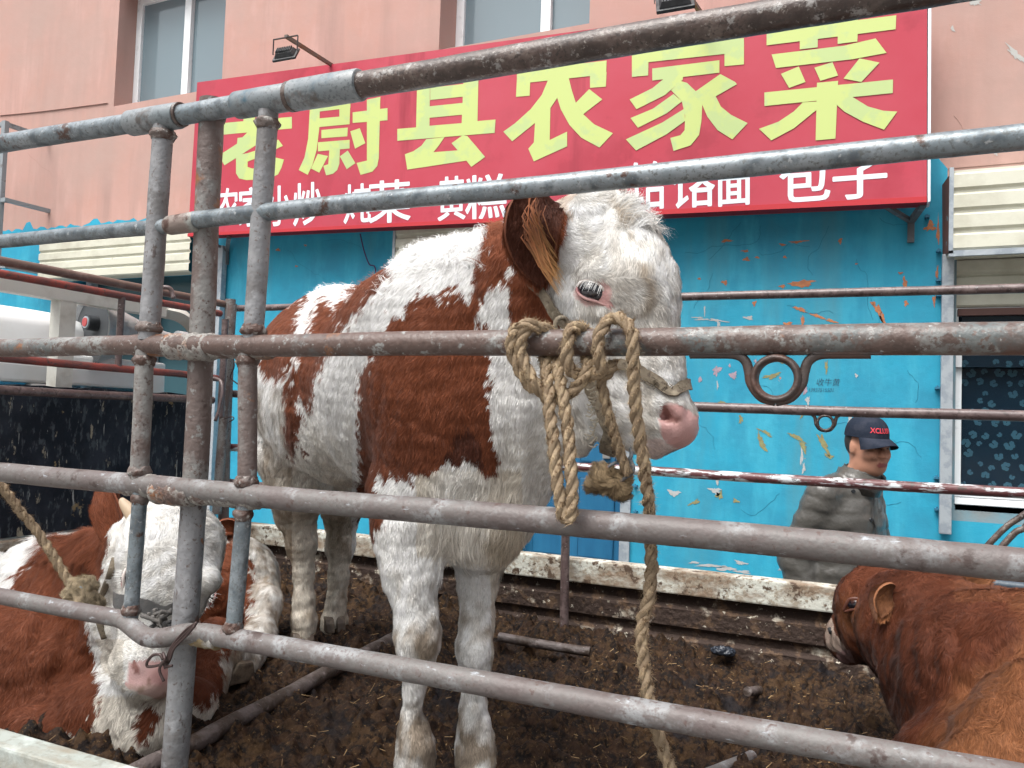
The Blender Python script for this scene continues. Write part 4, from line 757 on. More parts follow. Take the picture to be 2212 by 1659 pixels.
# pipes lying in the dung, black bag
def lying(name, p, q, r, label, mat):
    o = MB(); P = resample([p, q], .03); P = P+np.stack([0*P[:, 0], noise3(P, 3, 3)*.004, noise3(P, 4, 4)*.003], 1); o.tube(P, r, 16, jitter=.03); return tag(o.build(name, mat, smooth=True), label, 'pipe')
m_dp = M('dung smeared pipe', (.11, .09, .085), [((.045, .03, .022), 10, .48, .06), ((.20, .17, .16), 40, .64, .05)], rough=.6, bump=(80, .6))
p0 = W(395, 1618, Z=.915); p1 = W(850, 1378, Z=.93); lying('steel_pipe', p0+(p0-p1)*.25, p1, .021, 'long dung smeared pipe lying on the bed behind the calves', m_dp)
lying('steel_pipe', W(1078, 1377, Z=.925), W(1275, 1407, Z=.915), .016, 'short dark pipe lying on the dung at the foot of the far post', m_dp)
o_ = W(1640, 1490, Z=.90); lying('steel_pipe', o_, o_+[-.02, -.10, .02], .013, 'stub of grey pipe sticking out of the dung right of the hanging rope', m_dp)
o_ = W(1585, 1655, Z=.90); lying('steel_pipe', o_+[.03, .08, 0], o_+[-.04, -.12, .02], .013, 'pale pipe stub in the dung at the bottom edge', m_pale)
bo = Body(); c = W(1562, 1405, Z=.915)
for i in range(9): bo.ell(c+r2.normal(0, 1, 3)*[.022, .014, .005], [.022, .018, .011], k=.006)
V, Q = bo.mesh(.003); V = V + .003*noise3(V, 130, 3)[:, None]*vnormals(V, Q)
tag(raw_mesh('plastic_bag', V, Q, m_bag), 'crumpled shiny black plastic bag on the dung near the far side board', 'bag')

# ------------------------------------------------------------------ coats
def furmat(name, rough=.75, sheen=.25):
    m = bpy.data.materials.new(name); m.use_nodes = True; t = m.node_tree; p = t.nodes['Principled BSDF']
    an = t.nodes.new('ShaderNodeAttribute'); an.attribute_name = 'tint'; t.links.new(an.outputs['Color'], p.inputs['Base Color'])
    p.inputs['Roughness'].default_value = rough; p.inputs['Specular IOR Level'].default_value = .14; p.inputs['Sheen Weight'].default_value = sheen; p.inputs['Sheen Roughness'].default_value = .4
    if name == 'hide':                                    # bare pink skin is moist
        sp = t.nodes.new('ShaderNodeSeparateColor'); sb = t.nodes.new('ShaderNodeMath'); sb.operation = 'SUBTRACT'; mr = t.nodes.new('ShaderNodeMapRange')
        t.links.new(an.outputs['Color'], sp.inputs[0]); t.links.new(sp.outputs[0], sb.inputs[0]); t.links.new(sp.outputs[1], sb.inputs[1]); t.links.new(sb.outputs[0], mr.inputs['Value'])
        mr.inputs['From Min'].default_value = .17; mr.inputs['From Max'].default_value = .24; mr.inputs['To Min'].default_value = .8; mr.inputs['To Max'].default_value = .30; t.links.new(mr.outputs[0], p.inputs['Roughness'])
        tc = t.nodes.new('ShaderNodeTexCoord'); n = t.nodes.new('ShaderNodeTexVoronoi'); n.inputs['Scale'].default_value = 260; t.links.new(tc.outputs['Object'], n.inputs['Vector'])
        b = t.nodes.new('ShaderNodeBump'); b.inputs['Strength'].default_value = .25; b.inputs['Distance'].default_value = .002; t.links.new(n.outputs['Distance'], b.inputs['Height']); t.links.new(b.outputs[0], p.inputs['Normal'])
        p.inputs['Specular IOR Level'].default_value = .4
    return m
m_skin = furmat('hide', .8, 0.); m_hair = furmat('hair', .62, .06)
from mathutils.bvhtree import BVHTree
def hit(bv, px, py, lift=0.):
    """point of the hide sighted at (px, py), lifted off it"""
    d = ROT @ np.array([px - 1106., 829.5 - py, -PF]); d /= np.linalg.norm(d); l, n, _, _ = bv.ray_cast(Vector(CAM), Vector(d)); return np.array(l) - d*lift
m_eye = M('wet dark eye', (.010, .010, .016), rough=.06, spec=.9, bump=None, coat=.6)
m_lid = M('pink eyelid', (.55, .35, .32), [((.40, .16, .16), 30, .5, .1)], rough=.4, bump=None)
m_lidw = M('pale upper eyelid', (.66, .58, .54), rough=.6, bump=None)
m_hoof = M('hoof', (.13, .10, .07), [((.05, .035, .025), 30, .5, .08)], rough=.6)
m_horn = M('horn', (.50, .38, .26), rough=.5, bump=None)
WHT, BRN, DKB, CRM, DRT, PNK = map(np.array, [(.90, .90, .875), (.185, .055, .024), (.075, .024, .014), (.62, .54, .42), (.24, .18, .12), (.66, .36, .34)])
def paint(P, rules, base, wob=7, seed=3):
    """patches of coat colour: outlines surveyed as seen from the railing, their edges frayed like fur"""
    x, y = sight(P); w1, w2, w3 = noise3(P, 60, seed), noise3(P, 140, seed+1), noise3(P, 25, seed+2)
    X = x + wob*(.7*w1 + .6*w2); Y = y + wob*1.6*(.6*w2 + .7*w3 + .5*w1); C = np.broadcast_to(np.array(base, float), P.shape).copy()
    for col, poly in rules:
        i = inpoly(X, Y, poly); C[i] = col
    return C
def animal(name, loc, label, V, Q, colfun, lenfun, flow, count, densfun=None, group='calves in the truck pen', skincol=.85, seed=1, **kw):
    root = thing(name, loc, label, 'calf', group)
    raw_mesh('body', V, Q, m_skin, root, colors=colfun(V)*skincol)
    strands('coat', root, V, Q, densfun or (lambda C: np.ones(len(C))), lenfun, flow, colfun, m_hair, count, seed=seed, **kw)
    return root
def in_ell(P, c, r): return (((P-np.array(c))/np.array(r))**2).sum(-1) < 1

def eye(root, c, out, fwd, s, lash=WHT, seed=0, lidw=1.0, lashes=60, lashlen=.022, lid=None):
    """eyeball under lids, lashes over it"""
    c, out, fwd = [np.array(q, float) for q in (c, out, fwd)]; out /= np.linalg.norm(out); fwd -= out*(fwd@out); fwd /= np.linalg.norm(fwd); up = np.cross(fwd, out)
    if up[2] < 0: up = -up
    b = MB(); n = 20; th = np.linspace(0, math.pi, n); V = []
    for t in th: V += [c - out*s*.62 + s*(out*math.cos(t) + math.sin(t)*(fwd*math.cos(a)*1.12+up*math.sin(a)*.9)) for a in np.arange(24)*2*math.pi/24]
    b.add(V, [(i*24+k, i*24+(k+1) % 24, (i+1)*24+(k+1) % 24, (i+1)*24+k) for i in range(n-1) for k in range(24)]); e = b.build('eyeball', m_eye, root, smooth='all')
    b = MB(); pts = []; rad = []
    for a in np.arange(36)*2*math.pi/36:
        ca, sa = math.cos(a), math.sin(a); ex = 1.12*s*(1+.42*max(ca, 0)**4); ey = .66*s
        q = fwd*ca*ex + up*(sa*ey - .55*s*max(ca, 0)**3); pts.append(c + q + out*(s*.12 - .30*s*abs(ca)**2)); rad.append(s*(.17+.07*max(sa, 0)+.06*max(-sa, 0))*lidw)
    b.tube(pts[17:]+pts[:2], rad[17:]+rad[:2], 10, flat=1.2); b.build('eyelid', lid or m_lid, e, smooth='all')
    b = MB(); b.tube(pts[:19], [q*1.15 for q in rad[:19]], 10, flat=1.2); b.build('eyelid', lid or m_lidw, e, smooth='all')
    r = np.random.default_rng(seed); b = MB()
    for i in range(lashes):
        u = r.uniform(-.85, .8); p = c + fwd*u*s + up*(.62*s*math.sqrt(max(0, 1-u*u*.85))) + out*s*.30
        dn = out*.9 - up*r.uniform(.35, .75) + fwd*u*.35 + r.normal(0, .07, 3); L = lashlen*r.uniform(.7, 1.1)
        b.tube([p, p+dn*L*.35+up*.001, p+dn*L*.65-up*L*.2, p+dn*L*.85-up*L*.55], [.00045, .0004, .0003, .00015], 4, cap=False)
    if lashes: b.build('eyelashes', M('lashes %.2f' % lash[0], tuple(lash), rough=.5, bump=None), e)
    return e
def hoof(root, c, fwd, s=1.):
    fwd = np.array([fwd[0], fwd[1], 0.]); fwd /= np.linalg.norm(fwd); sd_ = np.array([-fwd[1], fwd[0], 0])
    for q in (-1, 1):
        b = MB(); prof = [(-.030, 0), (.050, 0), (.042, .030), (.022, .050), (-.022, .048)]
        a = [c + s*(fwd*x + sd_*q*.004 + np.array([0, 0, z])) for x, z in prof]; b2 = [c + s*(fwd*(x*.9) + sd_*q*.034 + np.array([0, 0, z])) for x, z in prof]
        b.hexa(a, b2); b.build('hoof', m_hoof, root, bevel=.006*s)

# ------------------------------------------------------------------ the standing red and white calf
def standing():
    w = W; B = Body(); lat = np.array([-.64, -.77, 0]); lng = np.array([.77, -.64, 0]); AX = np.array([lng, lat, [0, 0, 1]])
    # trunk
    E = [(w(905, 818, Y=1.66), (.28, .195, .262)), (w(860, 830, Y=1.78), (.30, .21, .275)), (w(760, 842, Y=1.98), (.30, .22, .284)), (w(700, 835, Y=2.12), (.26, .215, .280)), (w(672, 818, Y=2.20), (.20, .195, .235))]
    for c, r in E: B.ell(c, r, AX, k=.07)
    # rump point, withers
    B.cone(w(690, 697, Y=2.24), w(750, 680, Y=2.14), .09, .095, k=.08)
    B.cone(w(895, 655, Y=1.70), w(985, 620, Y=1.60), .085, .085, k=.07)
    # shoulder and brisket
    B.ell(w(960, 850, Y=1.50), (.17, .12, .25), AX, k=.09); B.ell(w(1015, 960, Y=1.53), (.16, .17, .24), AX, k=.09)
    B.cone(w(1065, 940, Y=1.50), w(1060, 1120, Y=1.50), .115, .085, k=.06)
    # neck
    B.cone(w(990, 690, Y=1.58), w(1120, 590, Y=1.47), .17, .105, k=.09); B.cone(w(1030, 820, Y=1.55), w(1165, 700, Y=1.45), .19, .12, k=.09)
    B.cone(w(1085, 930, Y=1.50), w(1195, 830, Y=1.43), .115, .085, k=.08); B.cone(w(1195, 830, Y=1.43), w(1235, 940, Y=1.41), .08, .045, k=.06)
    B.cone(w(1110, 960, Y=1.48), w(1090, 1080, Y=1.48), .085, .06, k=.06)
    # head
    H = lambda px, py, dy=0: w(px, py, Y=1.385+dy)
    B.ell(H(1288, 518, .01), (.094, .082, .094), k=.04); B.ell(H(1348, 592), (.086, .080, .095), k=.04); B.ell(H(1383, 662), (.062, .068, .088), k=.04)
    B.cone(H(1348, 640), H(1398, 770, -.01), .080, .054, k=.04); B.cone(H(1398, 770, -.01), H(1428, 885, -.02), .052, .050, k=.03)
    B.cone(H(1280, 720, .01), H(1340, 865), .082, .055, k=.035); B.cone(H(1340, 865), H(1402, 925, -.01), .055, .042, k=.03)
    B.ell(H(1438, 903, -.02), (.050, .054, .045), k=.02); B.ell(H(1458, 925, -.02), (.036, .047, .032), k=.02)
    B.cone(H(1330, 915), H(1415, 950, -.01), .040, .028, k=.03)
    B.cone(H(1225, 560, .02), H(1180, 600, .05), .085, .09, k=.06)
    B.cone(H(1240, 655, -.035), H(1335, 690, -.045), .045, .028, k=.025); B.cut(H(1345, 700, -.115), H(1385, 790, -.105), .030, .025, k=.05); B.cut(H(1235, 575, -.13), H(1262, 560, -.125), .03, .02, k=.05)              # cheek bone
    B.ell(H(1285, 598, -.068), (.036, .022, .017), k=.014); B.ell(H(1283, 602, .075), (.034, .020, .018), k=.02)
    B.ell(H(1450, 870, -.062), (.014, .010, .016), k=.012); B.cone(H(1452, 872, -.060), H(1468, 892, -.066), .012, .010, k=.012)
    ns = w(1444, 893, Y=1.295)
    B.cut(H(1434, 878, -.085), H(1440, 900, -.055), .008, .010, k=.005); B.cut(H(1440, 900, -.070), H(1462, 911, -.066), .009, .007, k=.005)
    B.cut(w(1492, 968, Y=1.28), w(1405, 958, Y=1.28), .004, .0035, k=.012); B.cut(w(1492, 968, Y=1.45), w(1400, 962, Y=1.45), .006, .005, k=.01)
    # legs
    rf = [(890, 1060, 1.47, .100), (890, 1150, 1.43, .082), (888, 1240, 1.41, .062), (898, 1330, 1.40, .049), (902, 1385, 1.385, .047), (898, 1430, 1.39, .038), (893, 1500, 1.40, .0275), (893, 1560, 1.405, .031), (897, 1610, 1.40, .041), (895, 1660, 1.40, .040), (893, 1720, 1.385, .036)]
    lf = [(1030, 1080, 1.60, .095), (1036, 1170, 1.59, .075), (1032, 1260, 1.585, .050), (1030, 1340, 1.58, .042), (1026, 1400, 1.56, .042), (1022, 1450, 1.565, .034), (1022, 1520, 1.575, .031), (1024, 1570, 1.575, .040), (1027, 1620, 1.57, .045), (1030, 1660, 1.56, .042), (1032, 1700, 1.55, .038)]
    rh = [(655, 990, 2.16, .14), (650, 1060, 2.16, .095), (640, 1110, 2.19, .066), (652, 1170, 2.20, .052), (655, 1240, 2.20, .041), (656, 1300, 2.19, .040), (655, 1340, 2.18, .048), (652, 1375, 2.165, .045)]
    lh = [(740, 1000, 2.34, .13), (742, 1070, 2.36, .09), (738, 1120, 2.39, .062), (736, 1180, 2.39, .052), (731, 1240, 2.38, .043), (726, 1300, 2.37, .042), (722, 1345, 2.36, .051), (718, 1385, 2.345, .046)]
    for Lg in (rf, lf, rh, lh): B.chain([w(x, y, Y=Y) for x, y, Y, r in Lg], [q[3]-(.011 if q[1] > 1200 else .006) for q in Lg], k=.03)
    B.cone(w(625, 800, Y=2.26), w(610, 960, Y=2.20), .11, .09, k=.08); B.cone(w(610, 960, Y=2.20), w(632, 1080, Y=2.19), .09, .062, k=.06)
    # tail
    B.chain([w(602, 720, Y=2.36), w(590, 790, Y=2.33), w(592, 900, Y=2.29), w(606, 1010, Y=2.27), w(612, 1090, Y=2.27)], [.045, .030, .026, .030, .012], k=.03)
    V, Q = B.mesh(.0085)
    # folds of loose skin on neck, uneven hide
    N = vnormals(V, Q); x, y = sight(V)
    fold = np.exp(-((x-1150)/90)**2)*np.exp(-((y-880)/190)**2); V = V + N*(.010*fold*np.sin(x*.085 + .6*noise3(V, 9, 2)))[:, None] + N*(.0035*noise3(V, 14, 2))[:, None] + N*(.0022*noise3(V, 45, 3))[:, None]
    rules = [
      (BRN, [(560, 740), (575, 690), (610, 655), (660, 625), (668, 645), (648, 680), (640, 722), (632, 775), (612, 812), (585, 815), (560, 800)]),
      (BRN, [(782, 585), (850, 575), (842, 605), (812, 632), (778, 672), (748, 700), (728, 722), (703, 780), (680, 828), (673, 880), (652, 905), (645, 935), (632, 985), (618, 975), (617, 925), (619, 830), (640, 785), (660, 722), (688, 660), (700, 636), (712, 640), (712, 672), (740, 645)]),
      (BRN, [(652, 962), (668, 966), (668, 982), (654, 982)]),
      (WHT, [(640, 868), (652, 850), (660, 885), (648, 905)]),
      (BRN, [(1060, 420), (1110, 430), (1108, 480), (1113, 530), (1110, 575), (1093, 607), (1056, 618), (1041, 651), (1030, 700), (1045, 760), (1066, 787), (1066, 828), (1053, 862), (1063, 913), (1070, 958), (1078, 992), (1066, 1036), (1050, 1036), (1032, 999), (1012, 954), (990, 944), (974, 988), (955, 995), (926, 1020), (889, 1038), (844, 1028), (810, 1025), (812, 1050), (779, 1060), (772, 930), (774, 862), (779, 807), (800, 780), (822, 722), (848, 684), (878, 664), (900, 640), (923, 620), (953, 645), (975, 625), (998, 617), (1018, 640), (1034, 580), (1058, 535), (1060, 490), (1050, 450)]),
      
      (BRN, [(770, 1030), (815, 1035), (825, 1080), (832, 1130), (808, 1160), (806, 1235), (790, 1220), (772, 1150)]),
      (BRN, [(1128, 560), (1105, 600), (1098, 700), (1110, 770), (1190, 740), (1226, 700), (1195, 640), (1160, 560)]),
      (BRN, [(1058, 700), (1040, 690), (1036, 720), (1060, 760)]),
      (DKB, [(960, 985), (1005, 905), (1040, 960), (1048, 1010), (1010, 985), (985, 1000)]) ]
    nose = [(1424, 878), (1439, 866), (1462, 872), (1486, 880), (1501, 892), (1515, 900), (1514, 940), (1492, 966), (1464, 972), (1436, 954), (1421, 926)]
    def col(P):
        C = paint(P, rules, WHT, 8); x, y = sight(P); n1, n2 = noise3(P, 12, 40), noise3(P, 45, 41); hd = x > 1185
        def mixin(c, m): C[:] = C*(1-m[:, None]) + c*m[:, None]
        br = C[:, 2] > .5
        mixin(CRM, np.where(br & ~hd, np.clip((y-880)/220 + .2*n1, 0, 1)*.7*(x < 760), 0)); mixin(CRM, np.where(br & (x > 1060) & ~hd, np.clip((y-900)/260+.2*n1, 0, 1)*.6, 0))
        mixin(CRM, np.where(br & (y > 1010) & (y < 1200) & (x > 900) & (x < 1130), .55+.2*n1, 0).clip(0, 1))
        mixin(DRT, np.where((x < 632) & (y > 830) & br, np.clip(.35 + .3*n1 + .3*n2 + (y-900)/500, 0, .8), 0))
        z = P[:, 2]-.92; legs = (y > 1090)
        mixin(DRT, np.where(legs & (x > 800), np.clip(.34*n1+.34*n2-.12 + np.exp(-((z-.325)/.05)**2)*1.15*(.7+.5*vn3(P, 30, 3)) + np.clip((.24-z)/.08, 0, 1)*(.75+.5*vn3(P, 25, 4)), 0, .9), 0))
        mixin(DRT, np.where(legs & (x < 800), np.clip(.30*n1+.25*n2 + .16 + np.clip((1330-y)/-100, 0, 1)*.25, 0, .8), 0))
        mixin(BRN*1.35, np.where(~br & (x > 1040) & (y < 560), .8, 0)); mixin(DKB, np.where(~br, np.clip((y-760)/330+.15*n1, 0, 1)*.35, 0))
        mixin(np.array((.52, .47, .40)), np.where(hd, np.clip(.30+.30*n1+.30*n2, 0, .65), 0)); rx = np.interp(y, [430, 451, 495, 534, 617, 659, 700], [1300, 1322, 1358, 1378, 1396, 1398, 1390]); mixin(np.array((.40, .33, .25)), np.where(hd & (y > 425) & (y < 720), np.exp(-((x-rx)/13.)**2)*np.clip(.55+.5*n2, 0, .85), 0))
        mixin(np.array((.70, .52, .38)), np.where((x > 1205) & (x < 1240) & (y < 470), .6, 0))
        mixin(PNK*1.05, np.where(hd & (y > 945) & (x > 1390) & (x < 1475), .35, 0)); m = inpoly(x, y, nose); mixin(PNK, np.where(m, np.clip(.9+.12*n1, 0, 1), 0)); mixin(np.array((.30, .14, .12)), np.where(m & (inpoly(x, y, [(1428, 874), (1438, 872), (1446, 894), (1466, 904), (1464, 914), (1442, 912), (1432, 900)])), .88, 0))  # last mix paints the nostril's dark hollow into the nose colour
        de = np.hypot((x-1280)/42, (y-632)/27); mixin(PNK, np.where((de < 1) & hd, .75, 0)); mixin(PNK, np.where(inpoly(x, y, [(1292, 640), (1306, 622), (1320, 655), (1316, 662), (1290, 650)]), .9, 0))
        return C
    def ln(P):
        x, y = sight(P); L = np.full(len(P), .0135); L = np.where(y > 1180, .0105, L); L = np.where((x > 1170), .0135, L)
        L = np.where((x > 1350) & (y > 730), .008, L); L = np.where(inpoly(x, y, nose), .0012, L); L = np.where(np.hypot((x-1278)/46, (y-630)/30) < 1, .0015, L)
        L = np.where((x > 860) & (x < 1120) & (y < 560), .024, L); L = np.where((y > 1040) & (y < 1230) & (x > 940) & (x < 1130), .036, L); L = np.where((x < 632) & (y > 800) & (y < 1110), .028, L); L = np.where((x > 1240) & (x < 1420) & (y < 450), .022, L)
        L = np.where((x > 1300) & (x < 1420) & (y > 395) & (y < 500), .018, L)
        return L
    def flow(P, n):
        x, y = sight(P); d = np.tile([-.35, .30, -.85], (len(P), 1)).astype(float); hd = x > 1190
        a = noise3(P, 7, 61)*.6; base = np.stack([np.cos(-.9 + a)*.9, 0*a - .1, np.sin(-.9 + a)*.9], 1)
        up = np.stack([-.55+0*a, -.1+0*a, .75+.3*a], 1); d[hd] = base[hd]; u = hd & (y < 600); d[u] = up[u]*.5 + np.stack([np.cos(a*2.5), 0*a, np.sin(a*2.5)], 1)[u]*.8
        tf = (x > 1345) & (x < 1425) & (y < 495); d[tf] = [.5, 0, .5]; leg = y > 1120; d[leg] = [0, 0, -1.]; return d
    def dens(C):
        x, y = sight(C); return np.where(x > 1180, 2.2, 1.0)*np.where(y > 1150, 1.4, 1.)*np.where(inpoly(x, y, nose), .05, 1)
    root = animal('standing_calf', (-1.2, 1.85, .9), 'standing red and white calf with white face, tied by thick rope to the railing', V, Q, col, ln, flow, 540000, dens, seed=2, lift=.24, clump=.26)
    r_ = ROT[:, 2]
    top_ = lambda C: (np.where((sight(C)[0] > 850) & (sight(C)[0] < 1105) & (sight(C)[1] < 590), 1., 0) + np.where((sight(C)[0] > 640) & (sight(C)[0] < 850) & (sight(C)[1] < 640), .25, 0))*(vnz(C) > 0) + 1e-9
    vnz = lambda C: np.ones(len(C)); strands('mane', root, V, Q, lambda C: top_(C), lambda P: np.full(len(P), .040), lambda P, n: np.stack([-.6+.5*noise3(P, 20, 4), .2+0*P[:, 0], .5+.3*noise3(P, 25, 5)], 1), col, m_hair, 2000, seed=31, width=.0006, lift=.5, clump=.6, curl=.8)
    strands('poll_tuft', root, V, Q, lambda C: np.where((sight(C)[0] > 1330) & (sight(C)[0] < 1440) & (sight(C)[1] < 500), 1., 1e-9), lambda P: np.full(len(P), .034), lambda P, n: np.stack([.8+.4*noise3(P, 30, 4), 0*P[:, 0], .35+.5*noise3(P, 25, 5)], 1), col, m_hair, 1200, seed=32, width=.0007, lift=.8, clump=.7, curl=.9)
    for L, f in ((rf, 1.66), (lf, 1.66)):
        c = w(L[-1][0], L[-1][1], Y=L[-1][2]); c[2] = .895; hoof(root, c, lng, 1.05)
    for L in (rh, lh): c = w(L[-1][0], L[-1][1], Y=L[-1][2]); c[2] = at_floor(c[0], c[1])-.012; hoof(root, c, lng)
    bv = BVHTree.FromPolygons(V.tolist(), Q.tolist()); eye(root, hit(bv, 1277, 628, .003), (.12, -1, .03), (.93, 0, -.28), .0240, seed=3, lashes=24, lashlen=.019, lidw=.42)
    # ear: a cupped leaf hanging beside the head, dark hollow, long hair inside
    ear(root, [w(1190, 428, Y=1.335), w(1166, 445, Y=1.30), w(1150, 500, Y=1.280), w(1157, 565, Y=1.285), w(1170, 608, Y=1.29)], .045, w, BRN*.9, DKB*.7, tuft=[w(1153, 478, Y=1.27), w(1214, 622, Y=1.250)])
    e2 = [w(1290, 470, Y=1.47), w(1262, 485, Y=1.55), w(1255, 510, Y=1.62), w(1262, 560, Y=1.66)]
    ear(root, e2, .04, w, BRN, DKB, seed=9)
    return root, V, Q
def ear(root, sp, wid, w, cout, cin, tuft=None, seed=5, face=(.35, -1., 0.), dens=9000, name='ear', fl=.022, cup=.42):
    C = resample(spline(sp, 8), .006); n = len(C); t = np.linspace(0, 1, n); T = np.gradient(C, axis=0); T /= np.linalg.norm(T, axis=1)[:, None]
    f = np.array(face, float); f /= np.linalg.norm(f); prof = wid*np.sin(np.pi*np.clip(.12+.88*t, 0, 1))**.62; prof[-1] = .002; V = []; m = 15
    for i in range(n):
        s = np.cross(T[i], f); s /= np.linalg.norm(s); o = np.cross(s, T[i]); o = o if o@f > 0 else -o
        for a in np.linspace(-1, 1, m): V.append(C[i] + s*prof[i]*math.sin(a*1.25)/math.sin(1.25) + o*prof[i]*(cup*(1-math.cos(a*1.45))))
    V = np.array(V); I = np.arange(n*m).reshape(n, m); Qf = np.stack([I[:-1, :-1], I[1:, :-1], I[1:, 1:], I[:-1, 1:]], -1).reshape(-1, 4)
    N = vnormals(V, Qf); 
    if (N.mean(0)@f) < 0: Qf = Qf[:, ::-1]; N = -N
    V2 = V - N*.006; A = np.vstack([V, V2]); k = len(V)
    ring = list(I[0, :]) + list(I[1:, -1]) + list(I[-1, ::-1][1:]) + list(I[::-1, 0][1:-1]); rim = [[ring[i], ring[(i+1) % len(ring)], ring[(i+1) % len(ring)]+k, ring[i]+k] for i in range(len(ring))]
    F = np.vstack([Qf, Qf[:, ::-1]+k, np.array(rim)]); cc = np.vstack([np.tile(cin, (k, 1)), np.tile(cout, (k, 1))])
    edge = (np.tile(np.abs(np.linspace(-1, 1, m)), n)) > .7; cc[:k][edge] = np.array(cout)*.8
    e = raw_mesh(name, A, F, m_skin, root, colors=cc)
    colf = lambda P: np.where((np.random.default_rng(3).random(len(P)) < .0)[:, None], cin, cin*.0 + cout)
    tail = C[-1]-C[0]; tail /= np.linalg.norm(tail)
    strands('ear_hair', e, V2, Qf[:, ::-1], lambda c: np.ones(len(c)), lambda P: np.full(len(P), fl), lambda P, n_: np.tile(tail, (len(P), 1)), lambda P: np.tile(cout, (len(P), 1)), m_hair, dens, seed=seed)
    strands('ear_hair', e, V, Qf, lambda c: np.ones(len(c)), lambda P: np.full(len(P), fl*.8), lambda P, n_: np.tile(tail, (len(P), 1)), lambda P: np.tile(cin*.9+cout*.1, (len(P), 1)), m_hair, dens//2, seed=seed+1, lift=.3)
    if tuft is not None:
        r = np.random.default_rng(seed); b = MB(); cols = []; V_, F_, C_ = [], [], []
        for i in range(150):
            a = tuft[0]+r.normal(0, 1, 3)*[.008, .004, .020]; z = tuft[1]+r.normal(0, 1, 3)*[.007, .005, .012]; u = r.uniform(.35, 1.0); q = a+(z-a)*u
            md = (a+q)/2+[-.014+r.normal(0, .006), -.02, .004+r.normal(0, .006)]; p = [a, a*.4+md*.6, md*.5+q*.5+[.002, -.006, 0], q]; sdv = np.array([.0009, 0, .0003]); k0 = len(V_)
            for g, wd_ in zip(p, (1, 1, .8, .1)): V_ += [g-sdv*wd_, g+sdv*wd_]
            F_ += [[k0+2*j, k0+2*j+1, k0+2*j+3, k0+2*j+2] for j in range(3)]; c0 = np.array([.15, .05, .02])*r.uniform(.5, 1.7); c1 = np.array([.50, .30, .12]); 
            for s_ in (0, 0, .25, .9): C_ += [c0*(1-s_*u)+c1*s_*u]*2
        raw_mesh('ear_tuft', np.array(V_), np.array(F_), m_hair, e, colors=np.array(C_))
    return e
scalf, SV, SQ = standing()

